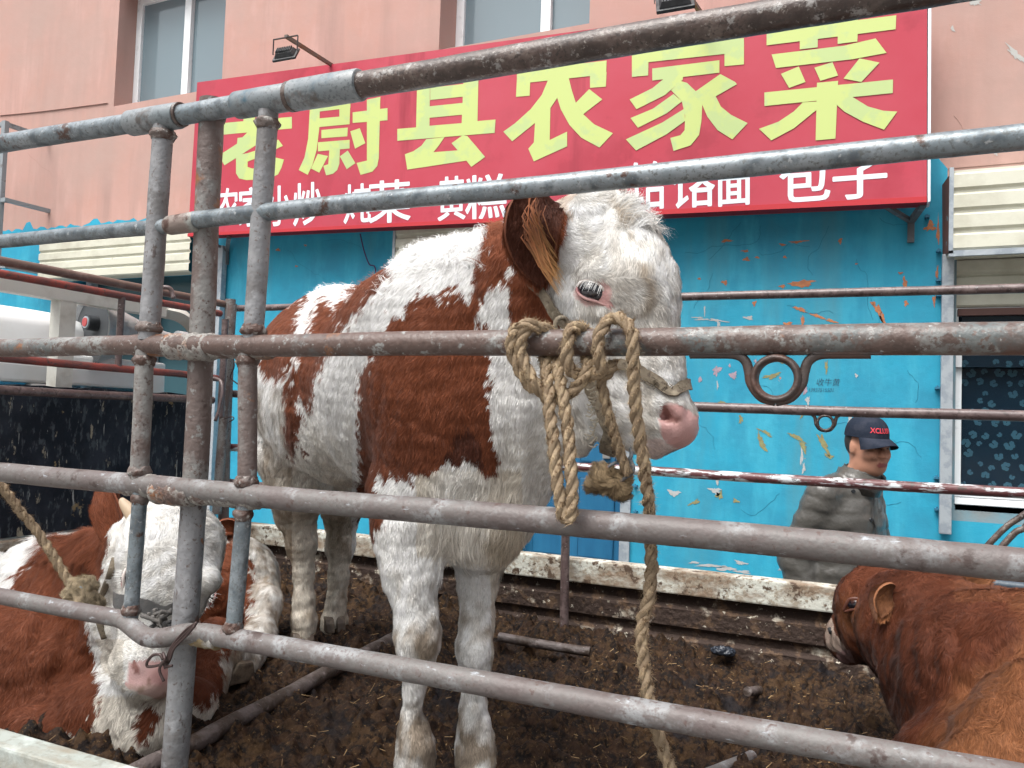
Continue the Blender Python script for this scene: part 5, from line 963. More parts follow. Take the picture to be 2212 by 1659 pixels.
# ------------------------------------------------------------------ the red and white calf lying at the left
def lying_calf():
    w = W; B = Body(); cr_ = np.array([.91, .41, 0]); bk = np.array([-.41, .91, 0]); AX = np.array([cr_, bk, [0, 0, 1]])
    H = lambda x, y, Y: w(x, y, Y=Y)
    B.ell(H(376, 1172, 1.46), (.118, .10, .098), AX, k=.04); B.ell(H(368, 1225, 1.43), (.112, .085, .085), AX, k=.05); B.ell(H(355, 1290, 1.40), (.088, .070, .080), AX, k=.05)
    B.cone(H(345, 1310, 1.405), H(318, 1410, 1.37), .070, .064, k=.04); B.ell(H(312, 1438, 1.365), (.074, .060, .052), AX, k=.03); B.ell(H(318, 1470, 1.365), (.058, .05, .034), AX, k=.03)
    B.cone(H(330, 1300, 1.47), H(300, 1440, 1.42), .085, .055, k=.05)
    for x, y in ((264, 1236), (456, 1255)): B.ell(H(x, y, 1.425), (.022, .03, .022), AX, k=.04)
    for x in (283, 352): B.cut(H(x, 1423, 1.285), H(x+(6 if x < 300 else -6), 1448, 1.295), .009, .012, k=.008)
   
    B.ell(H(50, 1520, 1.46), (.26, .20, .26), AX, k=.1); B.ell(H(-60, 1490, 1.52), (.22, .17, .22), AX, k=.1); B.ell(H(215, 1560, 1.42), (.10, .09, .11), AX, k=.07); B.ell(H(320, 1560, 1.42), (.09, .08, .09), AX, k=.07); B.ell(H(120, 1600, 1.38), (.12, .08, .08), AX, k=.07)
    # neck, trunk curling away behind the head
    B.cone(H(340, 1190, 1.55), H(210, 1290, 1.70), .12, .19, k=.08); B.cone(H(300, 1330, 1.55), H(200, 1430, 1.62), .11, .15, k=.08)
    B.ell(H(110, 1350, 1.74), (.24, .22, .27), AX, k=.1); B.ell(H(-60, 1385, 1.72), (.26, .22, .29), AX, k=.1); B.ell(H(255, 1350, 1.95), (.26, .22, .24), AX, k=.1)
    B.ell(H(390, 1310, 2.10), (.24, .2, .22), AX, k=.1); B.ell(H(490, 1280, 2.14), (.17, .18, .20), AX, k=.08)
    B.cone(H(470, 1400, 1.85), H(430, 1470, 1.75), .085, .075, k=.06); B.cone(H(300, 1560, 1.60), H(400, 1530, 1.62), .09, .08, k=.06); B.cone(H(230, 1500, 1.62), H(180, 1620, 1.55), .11, .08, k=.06)
    B.chain([H(540, 1230, 2.2), H(568, 1310, 2.1), H(556, 1380, 2.0), H(522, 1445, 1.9)], [.075, .052, .04, .045], k=.05)
    B.chain([H(430, 1500, 1.72), H(360, 1580, 1.62), H(300, 1625, 1.6)], [.07, .055, .05], k=.04)
    V, Q = B.mesh(.0085); N = vnormals(V, Q); V = V + N*(.0035*noise3(V, 14, 5) + .002*noise3(V, 45, 6))[:, None]
    x, y = sight(V); fm = np.exp(-((x-150)/90)**2)*np.exp(-((y-1330)/150)**2); V = V + N*(.008*fm*np.sin(x*.09+y*.03))[:, None]
    face = [(270, 1075), (330, 1062), (420, 1062), (500, 1110), (505, 1200), (492, 1270), (470, 1310), (440, 1345), (420, 1400), (410, 1500), (350, 1515), (270, 1490), (225, 1450), (205, 1380), (188, 1300), (215, 1260), (228, 1200), (240, 1150)]
    rules = [(BRN, [(-60, 1300), (10, 1272), (55, 1222), (95, 1176), (145, 1140), (200, 1105), (250, 1140), (240, 1200), (215, 1290), (190, 1340), (205, 1440), (222, 1500), (200, 1570), (120, 1600), (-100, 1640), (-100, 1275)]),
             (BRN, [(474, 1170), (510, 1180), (545, 1200), (545, 1290), (530, 1350), (505, 1390), (480, 1430), (480, 1510), (430, 1530), (400, 1500), (400, 1340), (450, 1310)]), (BRN, [(440, 1100), (500, 1100), (520, 1140), (480, 1160)]),
             (BRN, [(290, 1560), (330, 1530), (350, 1540), (300, 1600)])]
    nose = [(278, 1432), (292, 1424), (345, 1424), (372, 1440), (372, 1500), (345, 1512), (300, 1500), (270, 1482)]
    def col(P):
        C = paint(P, rules, WHT*.97, 9, 13); x, y = sight(P); n1, n2 = noise3(P, 12, 50), noise3(P, 45, 51); near = P[:, 1] < 1.62; f = inpoly(x+6*n2, y, face) & near & (P[:, 0] > -1.75); C[f] = WHT
        def mx(c, m): C[:] = C*(1-m[:, None]) + c*m[:, None]
        br = C[:, 2] > .5
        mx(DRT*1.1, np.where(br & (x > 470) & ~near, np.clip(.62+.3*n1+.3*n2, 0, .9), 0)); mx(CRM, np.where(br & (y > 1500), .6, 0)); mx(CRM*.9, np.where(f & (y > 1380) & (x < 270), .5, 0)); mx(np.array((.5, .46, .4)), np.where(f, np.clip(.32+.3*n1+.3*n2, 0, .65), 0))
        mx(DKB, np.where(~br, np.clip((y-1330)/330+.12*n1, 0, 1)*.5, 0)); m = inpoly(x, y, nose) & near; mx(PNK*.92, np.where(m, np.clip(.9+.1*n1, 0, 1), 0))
        mx(np.array((.28, .12, .10)), np.where(m & inpoly(x, y, [(282, 1426), (290, 1421), (298, 1432), (303, 1454), (296, 1460), (286, 1446)]), .9, 0)); mx(np.array((.22, .12, .08)), np.where(m & (n2 > .75), .7, 0)); mx(np.array((.45, .36, .28)), np.where(f & (y > 1480) & (x > 270), .4, 0))  # first mix paints shade of the nostril hollow into the colour
        return C
    def ln(P):
        x, y = sight(P); near = P[:, 1] < 1.62; f = inpoly(x, y, face) & near; L = np.full(len(P), .015); L[f] = .012; L = np.where(f & (y < 1170), .022, L); L = np.where(f & (y > 1360), .008, L)
        L = np.where(inpoly(x, y, nose) & near, .0012, L); L = np.where((x > 80) & (x < 200) & (y < 1200) & (y > 1050), .055, L); return L
    def flow(P, n):
        x, y = sight(P); a = noise3(P, 8, 61); d = np.tile([-.25, -.1, -.95], (len(P), 1)).astype(float); f = inpoly(x, y, face); s = np.clip((x-365)/110, -1, 1)
        d[f] = np.stack([s*.8+.4*a, .1*a, -.35-.5*np.abs(a)*0 + 0*a], 1)[f]; t = f & (y < 1180); d[t] = np.stack([s+.5*a, 0*a, .4+.5*a], 1)[t]; return d
    dens = lambda C: np.where(inpoly(*sight(C), face) & (C[:, 1] < 1.62), 2., 1.)*np.where(inpoly(*sight(C), nose), .05, 1)*np.where(sight(C)[0] < -60, .3, 1)
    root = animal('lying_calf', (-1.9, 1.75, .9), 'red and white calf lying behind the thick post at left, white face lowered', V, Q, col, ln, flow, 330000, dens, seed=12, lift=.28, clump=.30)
    bv = BVHTree.FromPolygons(V.tolist(), Q.tolist())
    eye(root, hit(bv, 267, 1247, .004), (-.6, -.85, .1), (.2, -.2, -1), .018, seed=4, lashes=20, lidw=.7)
    eye(root, hit(bv, 456, 1288, .004), (.75, -.65, -.05), (-.45, -.2, -.85), .0165, seed=5, lashes=22, lashlen=.022, lidw=.7)
    b = MB(); P = spline([H(300, 1128, 1.47), H(284, 1108, 1.46), H(268, 1088, 1.455), H(262, 1078, 1.455)], 6); b.tube(P, np.linspace(.024, .006, len(P)), 14); b.build('horn', m_horn, root, smooth='all')
    ear(root, [H(262, 1185, 1.48), H(240, 1140, 1.47), H(230, 1095, 1.47), H(224, 1065, 1.48), H(222, 1040, 1.49)], .036, w, BRN, BRN*.8, seed=6, face=(.35, -1, 0), cup=.3)
    ear(root, [H(470, 1150, 1.56), H(490, 1140, 1.58), H(508, 1146, 1.60), H(520, 1165, 1.62)], .022, w, BRN*1.1, BRN, seed=7)
    hoof(root, H(516, 1468, 1.86), (-.3, -1), 1.15); return root, V, Q
lcalf, LV, LQ = lying_calf()

# ------------------------------------------------------------------ the brown calf lying at the right
def brown_calf():
    w = W; B = Body(); H = lambda x, y, Y: w(x, y, Y=Y)
    fw = H(1812, 1385, 2.42)-H(1890, 1290, 2.25); fw /= np.linalg.norm(fw)
    B.ell(H(1893, 1298, 2.24), (.088, .085, .085), k=.04); B.ell(H(1862, 1296, 2.30), (.055, .07, .062), k=.04); B.cone(H(1862, 1310, 2.30), H(1828, 1362, 2.38), .062, .040, k=.04)
    B.cone(H(1828, 1362, 2.38), H(1812, 1378, 2.41), .040, .034, k=.03); B.cone(H(1890, 1370, 2.26), H(1840, 1408, 2.36), .080, .030, k=.05); B.ell(H(1808, 1388, 2.41), (.030, .036, .022), k=.02); B.ell(H(1828, 1417, 2.39), (.026, .028, .018), k=.02)
    B.cone(H(1962, 1335, 2.22), H(2010, 1360, 2.10), .095, .125, k=.06); B.cone(H(1965, 1392, 2.2), H(2045, 1440, 2.02), .080, .14, k=.06); B.cone(H(1985, 1360, 2.10), H(2080, 1428, 1.98), .125, .145, k=.06)
    B.ell(H(2245, 1545, 1.90), (.21, .22, .215), k=.08); B.ell(H(2330, 1600, 1.85), (.27, .22, .25), k=.1); B.ell(H(2440, 1640, 1.85), (.26, .22, .24), k=.1)
    B.cone(H(2120, 1480, 1.90), H(2030, 1530, 1.98), .14, .06, k=.07)
    B.cone(H(2215, 1620, 1.62), H(2030, 1632, 1.72), .095, .050, k=.05); B.cone(H(2020, 1622, 1.72), H(1968, 1632, 1.76), .052, .035, k=.04); B.cone(H(2300, 1600, 1.58), H(2150, 1730, 1.50), .13, .10, k=.05)
    B.ell(H(1847, 1298, 2.225), (.02, .016, .014), k=.02)
    B.cut(H(1790, 1404, 2.34), H(1836, 1404, 2.30), .004, .004, k=.01)
    V, Q = B.mesh(.0085); N = vnormals(V, Q); x, y = sight(V); fm = np.exp(-((x-2010)/80)**2)*np.exp(-((y-1400)/90)**2)
    V = V + N*(.003*noise3(V, 16, 5) + .002*noise3(V, 45, 6) + .0045*fm*np.sin(x*.13+.8*noise3(V, 8, 1)))[:, None]
    RB, TAN = np.array((.112, .033, .015)), np.array((.25, .10, .042))
    def col(P):
        x, y = sight(P); n1, n2 = noise3(P, 10, 70), noise3(P, 40, 71); C = np.tile(RB, (len(P), 1))*(1+.12*n1)[:, None]
        def mx(c, m): C[:] = C*(1-m[:, None]) + c*m[:, None]
        mx(TAN, np.clip((x+.75*y-3170)/130 + .25*n1 + .15*n2, 0, .75)); mx(TAN*1.05, np.where((x > 1940) & (y > 1560) & (y > 2590-.48*x), .7, 0)); mx(TAN, np.where((y < 1300) & (x > 2060), .25, 0))
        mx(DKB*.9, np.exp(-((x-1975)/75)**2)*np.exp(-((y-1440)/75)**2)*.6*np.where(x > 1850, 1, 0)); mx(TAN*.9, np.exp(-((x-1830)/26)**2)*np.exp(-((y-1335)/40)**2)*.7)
        mx(np.array((.62, .50, .42)), np.where(inpoly(x, y, [(1780, 1350), (1796, 1336), (1806, 1372), (1828, 1400), (1815, 1412), (1785, 1398)]), .8, 0)); mx(np.array((.36, .24, .24)), np.where(inpoly(x, y, [(1808, 1405), (1835, 1402), (1846, 1428), (1820, 1440), (1805, 1425)]), .6, 0)); return C
    def ln(P):
        x, y = sight(P); L = np.full(len(P), .018); L = np.where(x < 1900, .010, L); L = np.where((x < 1840) & (y > 1320), .006, L); L = np.where((x > 1850) & (y < 1270) & (x < 1950), .028, L); return L
    def flow(P, n): x, y = sight(P); d = np.tile([.25, -.15, -.9], (len(P), 1)).astype(float); h = x < 1900; d[h] = [.3, -.2, .3]; return d
    root = animal('lying_calf', (.15, 1.95, .9), 'plain brown calf lying at the right edge with its head turned left', V, Q, col, ln, flow, 280000, lambda C: np.where(sight(C)[0] > 2290, .25, 1.)*np.where(sight(C)[0] < 1930, 2., 1.), seed=22, lift=.36, clump=.5)
    bv = BVHTree.FromPolygons(V.tolist(), Q.tolist())
    eye(root, hit(bv, 1845, 1305, .003), (-.3, -.9, .05), (-.85, .3, -.35), .0185, lash=RB, seed=4, lashes=14, lashlen=.009, lid=M('brown eyelid', (.09, .03, .018), rough=.5), lidw=.8)
    b = MB(); b.tube([hit(bv, 1794, 1358, .002), hit(bv, 1796, 1368, .002)], [.008, .006], 12); b.build('nostril', m_dark, root, smooth='all')
    ear(root, [hit(bv, 1932, 1278, -.005), hit(bv, 1920, 1284, .025), hit(bv, 1908, 1300, .04), hit(bv, 1903, 1328, .045)], .023, w, TAN*1.0, TAN*.5, seed=8, dens=7000, fl=.018, cup=.32)
    ear(root, [H(2020, 1250, 2.30), H(2060, 1252, 2.33), H(2100, 1254, 2.35), H(2138, 1248, 2.36)], .040, w, TAN, TAN*.8, seed=9, face=(.1, -1, .1), dens=5000, fl=.014)
    return root
brown_calf()

# ------------------------------------------------------------------ ropes
m_rope = M('jute rope', (.255, .195, .13), [((.18, .13, .085), 30, .55, .08), ((.40, .31, .20), 60, .58, .06), ((.09, .055, .03), 90, .60, .04)], rough=.9, spec=.2, bump=(300, .6))
m_fuzz = furmat('rope fibre', .8, .1)
def rope(name, paths, r, label, root_loc, pitch=None, fuzz=1., seed=0):
    root = thing(name, root_loc, label, 'rope'); rr = np.random.default_rng(seed)
    for path in paths:
        P = resample(spline(path, 8), .004); n = len(P); L = np.arange(n)*.004; pt_ = pitch or r*7.0
        P = P + np.stack([noise3(P, 30, 1), noise3(P, 30, 2), noise3(P, 30, 3)], 1)*.0012
        T = np.gradient(P, axis=0); T /= np.linalg.norm(T, axis=1)[:, None]; a = np.cross(T[0], [0.1, 1, .2]); A = []
        for t in T: a = a-t*(a@t); a /= np.linalg.norm(a); A.append(a)
        A = np.array(A); Bn = np.cross(T, A); b = MB(); FV, FF, FC = [], [], []
        for k in range(3):
            ph = 2*math.pi*(L/pt_ + k/3.); C = P + r*.50*(np.cos(ph)[:, None]*A + np.sin(ph)[:, None]*Bn); b.tube(C, r*.56*(1+.05*noise3(C, 90, k)), 9, jitter=.05)
            m = int(n*14*fuzz); i = rr.integers(0, n-1, m); rad = (C[i]-P[i]); rad /= np.linalg.norm(rad, axis=1)[:, None]+1e-9; base = C[i] + rad*r*.5 + rr.normal(0, .0008, (m, 3))
            d = rad*.7 + T[i]*rr.normal(0, .6, m)[:, None] + rr.normal(0, .5, (m, 3)); d /= np.linalg.norm(d, axis=1)[:, None]; ln_ = rr.gamma(2, .0026, m)[:, None]; s = np.cross(d, T[i]); s /= np.linalg.norm(s, axis=1)[:, None]+1e-9; s *= .00035
            k0 = len(FV)*3; V3 = np.stack([base-s, base+s, base+d*ln_], 1).reshape(-1, 3); FV.append(V3); FC.append(np.tile([.38, .28, .17], (len(V3), 1))*rr.uniform(.6, 1.2, (len(V3), 1)))
        o = b.build('rope_length', m_rope, root, smooth='all')
        V3 = np.vstack(FV); raw_mesh('rope_fibre', V3, np.arange(len(V3)).reshape(-1, 3), m_fuzz, o, colors=np.vstack(FC), smooth=False)
    return root
cR = lambda x, y, Y: W(1053+x*.309, 648+y*.309, Y=Y); cB = lambda x, y, Y: W(x, y, Y=Y)
y1, y2 = 1.166, 1.176
rt = rope('rope', [
    [cR(455, 330, 1.236), cR(425, 225, 1.205), cR(360, 190, 1.182), cR(270, 200, y1), cR(228, 290, y1-.002), cR(238, 400, y1), cR(290, 520, y1), cR(345, 610, y1+.006), cR(420, 690, 1.19), cR(520, 680, 1.196), cR(610, 630, 1.185), cR(675, 540, 1.182), cR(705, 455, 1.196), cR(690, 360, 1.238), cR(690, 240, 1.215), cR(640, 185, 1.182), cR(575, 215, y1), cR(550, 320, y1-.003), cR(552, 430, y1), cR(590, 510, 1.178), cR(660, 520, 1.196)],
    [cR(330, 175, 1.176), cR(250, 175, y1-.004), cR(185, 215, y1-.004), cR(165, 300, y1-.004), cR(180, 400, y1), cR(240, 520, y1+.004), cR(320, 640, 1.178)],
    [cR(400, 400, 1.222), cR(410, 470, 1.196), cR(425, 620, 1.172), cR(438, 800, 1.163), cR(458, 1000, 1.155), cR(482, 1200, 1.15), cR(508, 1400, 1.148), cR(535, 1520, 1.148), cR(575, 1525, 1.15), cR(590, 1400, 1.151), cR(580, 1180, 1.155), cR(568, 980, 1.163), cR(542, 760, 1.168), cR(512, 600, 1.176), cR(492, 470, 1.196), cR(490, 400, 1.225)],
    [cR(660, 530, 1.196), cR(740, 520, 1.19), cR(800, 480, 1.172), cR(770, 400, y1-.004), cR(770, 300, y1-.005), cR(800, 200, y1-.001), cR(865, 130, 1.178), cR(940, 135, 1.174), cR(1000, 210, y1-.003), cR(1015, 340, y1-.005), cR(1022, 500, y1), cR(1030, 700, 1.176), cR(1052, 900, 1.19), cR(1082, 1100, 1.205), cR(1110, 1300, 1.222), cR(1130, 1480, 1.240), cB(1406, 1174, 1.247), cB(1403, 1273, 1.246), cB(1386, 1346, 1.246), cB(1387, 1419, 1.246), cB(1402, 1507, 1.247), cB(1422, 1584, 1.244), cB(1446, 1659, 1.24), cB(1475, 1760, 1.24)]],
    .0098, 'thick jute rope knotted over the third rail and hanging in loops beside the standing calf', tuple(cR(600, 320, 1.2)), seed=1)
b = MB(); rp2 = rope('rope', [[cR(880, 430, 1.215), cR(860, 500, 1.20), cR(800, 540, 1.195), cR(800, 600, 1.20), cR(830, 740, 1.205), cR(868, 880, 1.215), cR(905, 1000, 1.225), cR(945, 1120, 1.235), cR(985, 1225, 1.24)]], .0082, 'darker rope running from the knot down to the iron ring under the calf chin', tuple(cR(900, 900, 1.22)), seed=2)
def knob(root, c, r, seed, col=(.40, .30, .18)):
    bo = Body(); q = np.random.default_rng(seed)
    for i in range(10): bo.ell(c+q.normal(0, 1, 3)*r*.38, (r*.62, r*.55, r*.5), k=r*.3)
    V, Q = bo.mesh(.0035); N = vnormals(V, Q); V = V + N*(.0022*noise3(V, 160, 3)+.0035*noise3(V, 60, 4))[:, None]; cl = lambda P: np.tile(np.array(col), (len(P), 1))*(1+.25*noise3(P, 90, 8))[:, None]
    o = raw_mesh('frayed_knot', V, Q, m_skin, root, colors=cl(V)*.8); strands('rope_fibre', o, V, Q, lambda c_: np.ones(len(c_)), lambda P: np.full(len(P), .010), lambda P, n: np.stack([noise3(P, 40, 1), noise3(P, 40, 2), noise3(P, 40, 3)], 1), cl, m_fuzz, 4500, width=.0007, lift=.5, seed=seed)
knob(rp2, cR(835, 1240, 1.255), .027, 5, (.30, .22, .13)); knob(rp2, cR(915, 1290, 1.25), .016, 6, (.30, .22, .13))
b = MB(); b.tube([cR(905+68*math.cos(t)+40*math.cos(t+1), 1205+75*math.sin(t), 1.240+.006*math.cos(t)) for t in np.arange(24)*2*math.pi/24], .0028, 8, closed=True); b.tube(spline([cR(1000, 1120, 1.25), cR(1020, 1180, 1.246), cR(985, 1230, 1.24), cR(965, 1160, 1.245), cR(1005, 1090, 1.262), cR(1000, 1040, 1.29)], 6), .0032, 8)
b.build('iron_ring', m_iron, rp2, smooth='all')
cL = lambda x, y, Y: W(x*.3816, 1026+y*.3816, Y=Y)
rp3 = rope('rope', [[(-2.13, 1.235, 1.775), (-2.135, 1.20, 1.832), (-2.125, 1.168, 1.80), (-2.12, 1.19, 1.755), cL(-200, -180, 1.235), cL(0, 55, 1.25), cL(100, 180, 1.26), cL(230, 350, 1.28), cL(340, 520, 1.29), cL(420, 650, 1.30), cL(455, 690, 1.305), cL(500, 700, 1.32)]], .0105, 'jute rope running down from the left edge to the halter of the lying calf', tuple(cL(230, 350, 1.28)), seed=3)
knob(rp3, cL(478, 625, 1.30), .030, 7, (.36, .29, .19)); knob(rp3, cL(500, 720, 1.30), .026, 8, (.30, .24, .16))
b = MB(); b.tube([cL(450+18*math.cos(t), 665+32*math.sin(t), 1.285+.012*math.sin(t)) for t in np.arange(20)*2*math.pi/20], .0022, 8, closed=True); b.build('iron_ring', m_steel, rp3, smooth='all')

# ------------------------------------------------------------------ halters lying on the hide
m_web = M('khaki webbing', (.17, .14, .10), [((.11, .09, .06), 18, .55, .08), ((.25, .215, .16), 60, .60, .05), ((.08, .06, .045), 140, .58, .04)], rough=.9, bump=(240, .5))
m_gweb = M('grey webbing', (.075, .075, .075), [((.13, .12, .11), 18, .55, .08)], rough=.85, bump=(200, .5))
def strap(root, bv, pts, width, mat, lift=.007, thick=.003, name='strap', seed=0):
    P = resample(spline(pts, 8), .006); T = np.gradient(P, axis=0); T /= np.linalg.norm(T, axis=1)[:, None]; C, Nn = [], []
    for p in P: l, nn, _, _ = bv.find_nearest(Vector(p)); C.append(np.array(l)); Nn.append(np.array(nn))
    C, Nn = np.array(C), np.array(Nn)
    for _ in range(6): Nn[1:-1] = Nn[1:-1]*.5+.25*(Nn[:-2]+Nn[2:]); C[1:-1] = C[1:-1]*.5+.25*(C[:-2]+C[2:])
    Nn /= np.linalg.norm(Nn, axis=1)[:, None]; S = np.cross(T, Nn); S /= np.linalg.norm(S, axis=1)[:, None]; V = []; m = 7
    q = np.random.default_rng(seed)
    for i in range(len(C)):
        for s in np.linspace(-1, 1, m):
            w_ = width*.5*(1+.03*q.standard_normal()); p = C[i]+S[i]*s*w_; l, nn, _, _ = bv.find_nearest(Vector(p)); V.append(np.array(l)*.6+p*.4+Nn[i]*lift)
    V = np.array(V); n = len(C); I = np.arange(n*m).reshape(n, m); Qf = np.stack([I[:-1, :-1], I[1:, :-1], I[1:, 1:], I[:-1, 1:]], -1).reshape(-1, 4); V2 = V + np.repeat(Nn, m, 0)*thick; k = len(V)
    ring = list(I[0, :]) + list(I[1:, -1]) + list(I[-1, ::-1][1:]) + list(I[::-1, 0][1:-1]); b = MB(); b.add(np.vstack([V, V2]), list(map(tuple, np.vstack([Qf, Qf+k]))) + [(ring[i], ring[(i+1) % len(ring)], ring[(i+1) % len(ring)]+k, ring[i]+k) for i in range(len(ring))])
    return b.build(name, mat, root, smooth=True)
bv = BVHTree.FromPolygons(SV.tolist(), SQ.tolist())
hl = thing('halter', tuple(W(1260, 780, Y=1.3)), 'frayed khaki webbing halter on the standing calf', 'halter', 'halters worn by the calves')
hY = lambda x, y, Y=1.28: W(x, y, Y=Y)
strap(hl, bv, [hY(1122, 575), hY(1140, 612), hY(1160, 643), hY(1182, 670), hY(1212, 708), hY(1240, 745), hY(1262, 790)], .019, m_web, .016, name='cheek_strap')
strap(hl, bv, [hY(1300, 785), hY(1345, 790), hY(1400, 802), hY(1450, 815), W(1492, 828, Y=1.36), W(1490, 828, Y=1.42), W(1440, 812, Y=1.50)], .019, m_web, .005, name='noseband')
q = np.random.default_rng(9); b = MB()
for i in range(26):
    u = q.random(); c = hit(bv, 1375+u*108, 812+u*26, .012); b.tube(spline([c, c+q.normal(0, .004, 3)+[0, -.002, -.004], c+q.normal(0, .006, 3)+[0, -.003, -.009]], 3), .0007, 4)
b.build('frayed_threads', m_web, hl)
strap(hl, bv, [hY(1262, 790), hY(1264, 830), hY(1270, 875), hY(1280, 915), hY(1296, 948), W(1315, 962, Y=1.36), W(1325, 966, Y=1.42)], .024, m_web, .016, name='jaw_strap')
b = MB(); q = np.random.default_rng(3)
for i in range(16):
    c = W(1272+14*math.sin(i*.9)*.3+i*.4+10, 838+i*8.2, Y=1.262); b.tube(spline([c, c+q.normal(0, .004, 3), c+[-.004+q.normal(0, .003), -.003, -.004], c+[-.010+q.normal(0, .003), 0, -.002]], 3), .0013, 5)
b.build('frayed_stitching', M('pale thread', (.50, .45, .36), rough=.9, bump=None), hl)
b = MB(); b.tube([W(1213+14*math.cos(t), 702+16*math.sin(t), Y=1.262+.01*math.cos(t)) for t in np.arange(20)*2*math.pi/20], .0042, 8, closed=True); b.build('strap_knot', m_web, hl, smooth='all')
bl = BVHTree.FromPolygons(LV.tolist(), LQ.tolist())
h2 = thing('halter', tuple(W(320, 1330, Y=1.32)), 'dark grey rag halter around the nose of the lying red and white calf', 'halter', 'halters worn by the calves')
hq = lambda x, y, Y=1.30: W(x, y, Y=Y)
strap(h2, bl, [hq(205, 1300), hq(245, 1298), hq(290, 1310), hq(335, 1332), hq(380, 1358), hq(420, 1384)], .030, m_gweb, .008, name='noseband')
b = MB(); b.tube(spline([hit(bl, 248, 1205, .008), hit(bl, 238, 1240, .012), hit(bl, 226, 1272, .014), hit(bl, 216, 1300, .016), hit(bl, 214, 1340, .012), hit(bl, 226, 1380, .008)], 6), .008, 8, flat=.45); b.build('cheek_strap', m_web, h2, smooth='all')
P = [W(342+q.normal(0, 16), 1337+q.normal(0, 7), Y=1.292) for _ in range(16)]; b = MB()
for p in P: b.tube(spline([p, p+q.normal(0, .010, 3), p+q.normal(0, .014, 3)], 4), .0045, 6)
b.build('rag_knot', m_gweb, h2, smooth='all')

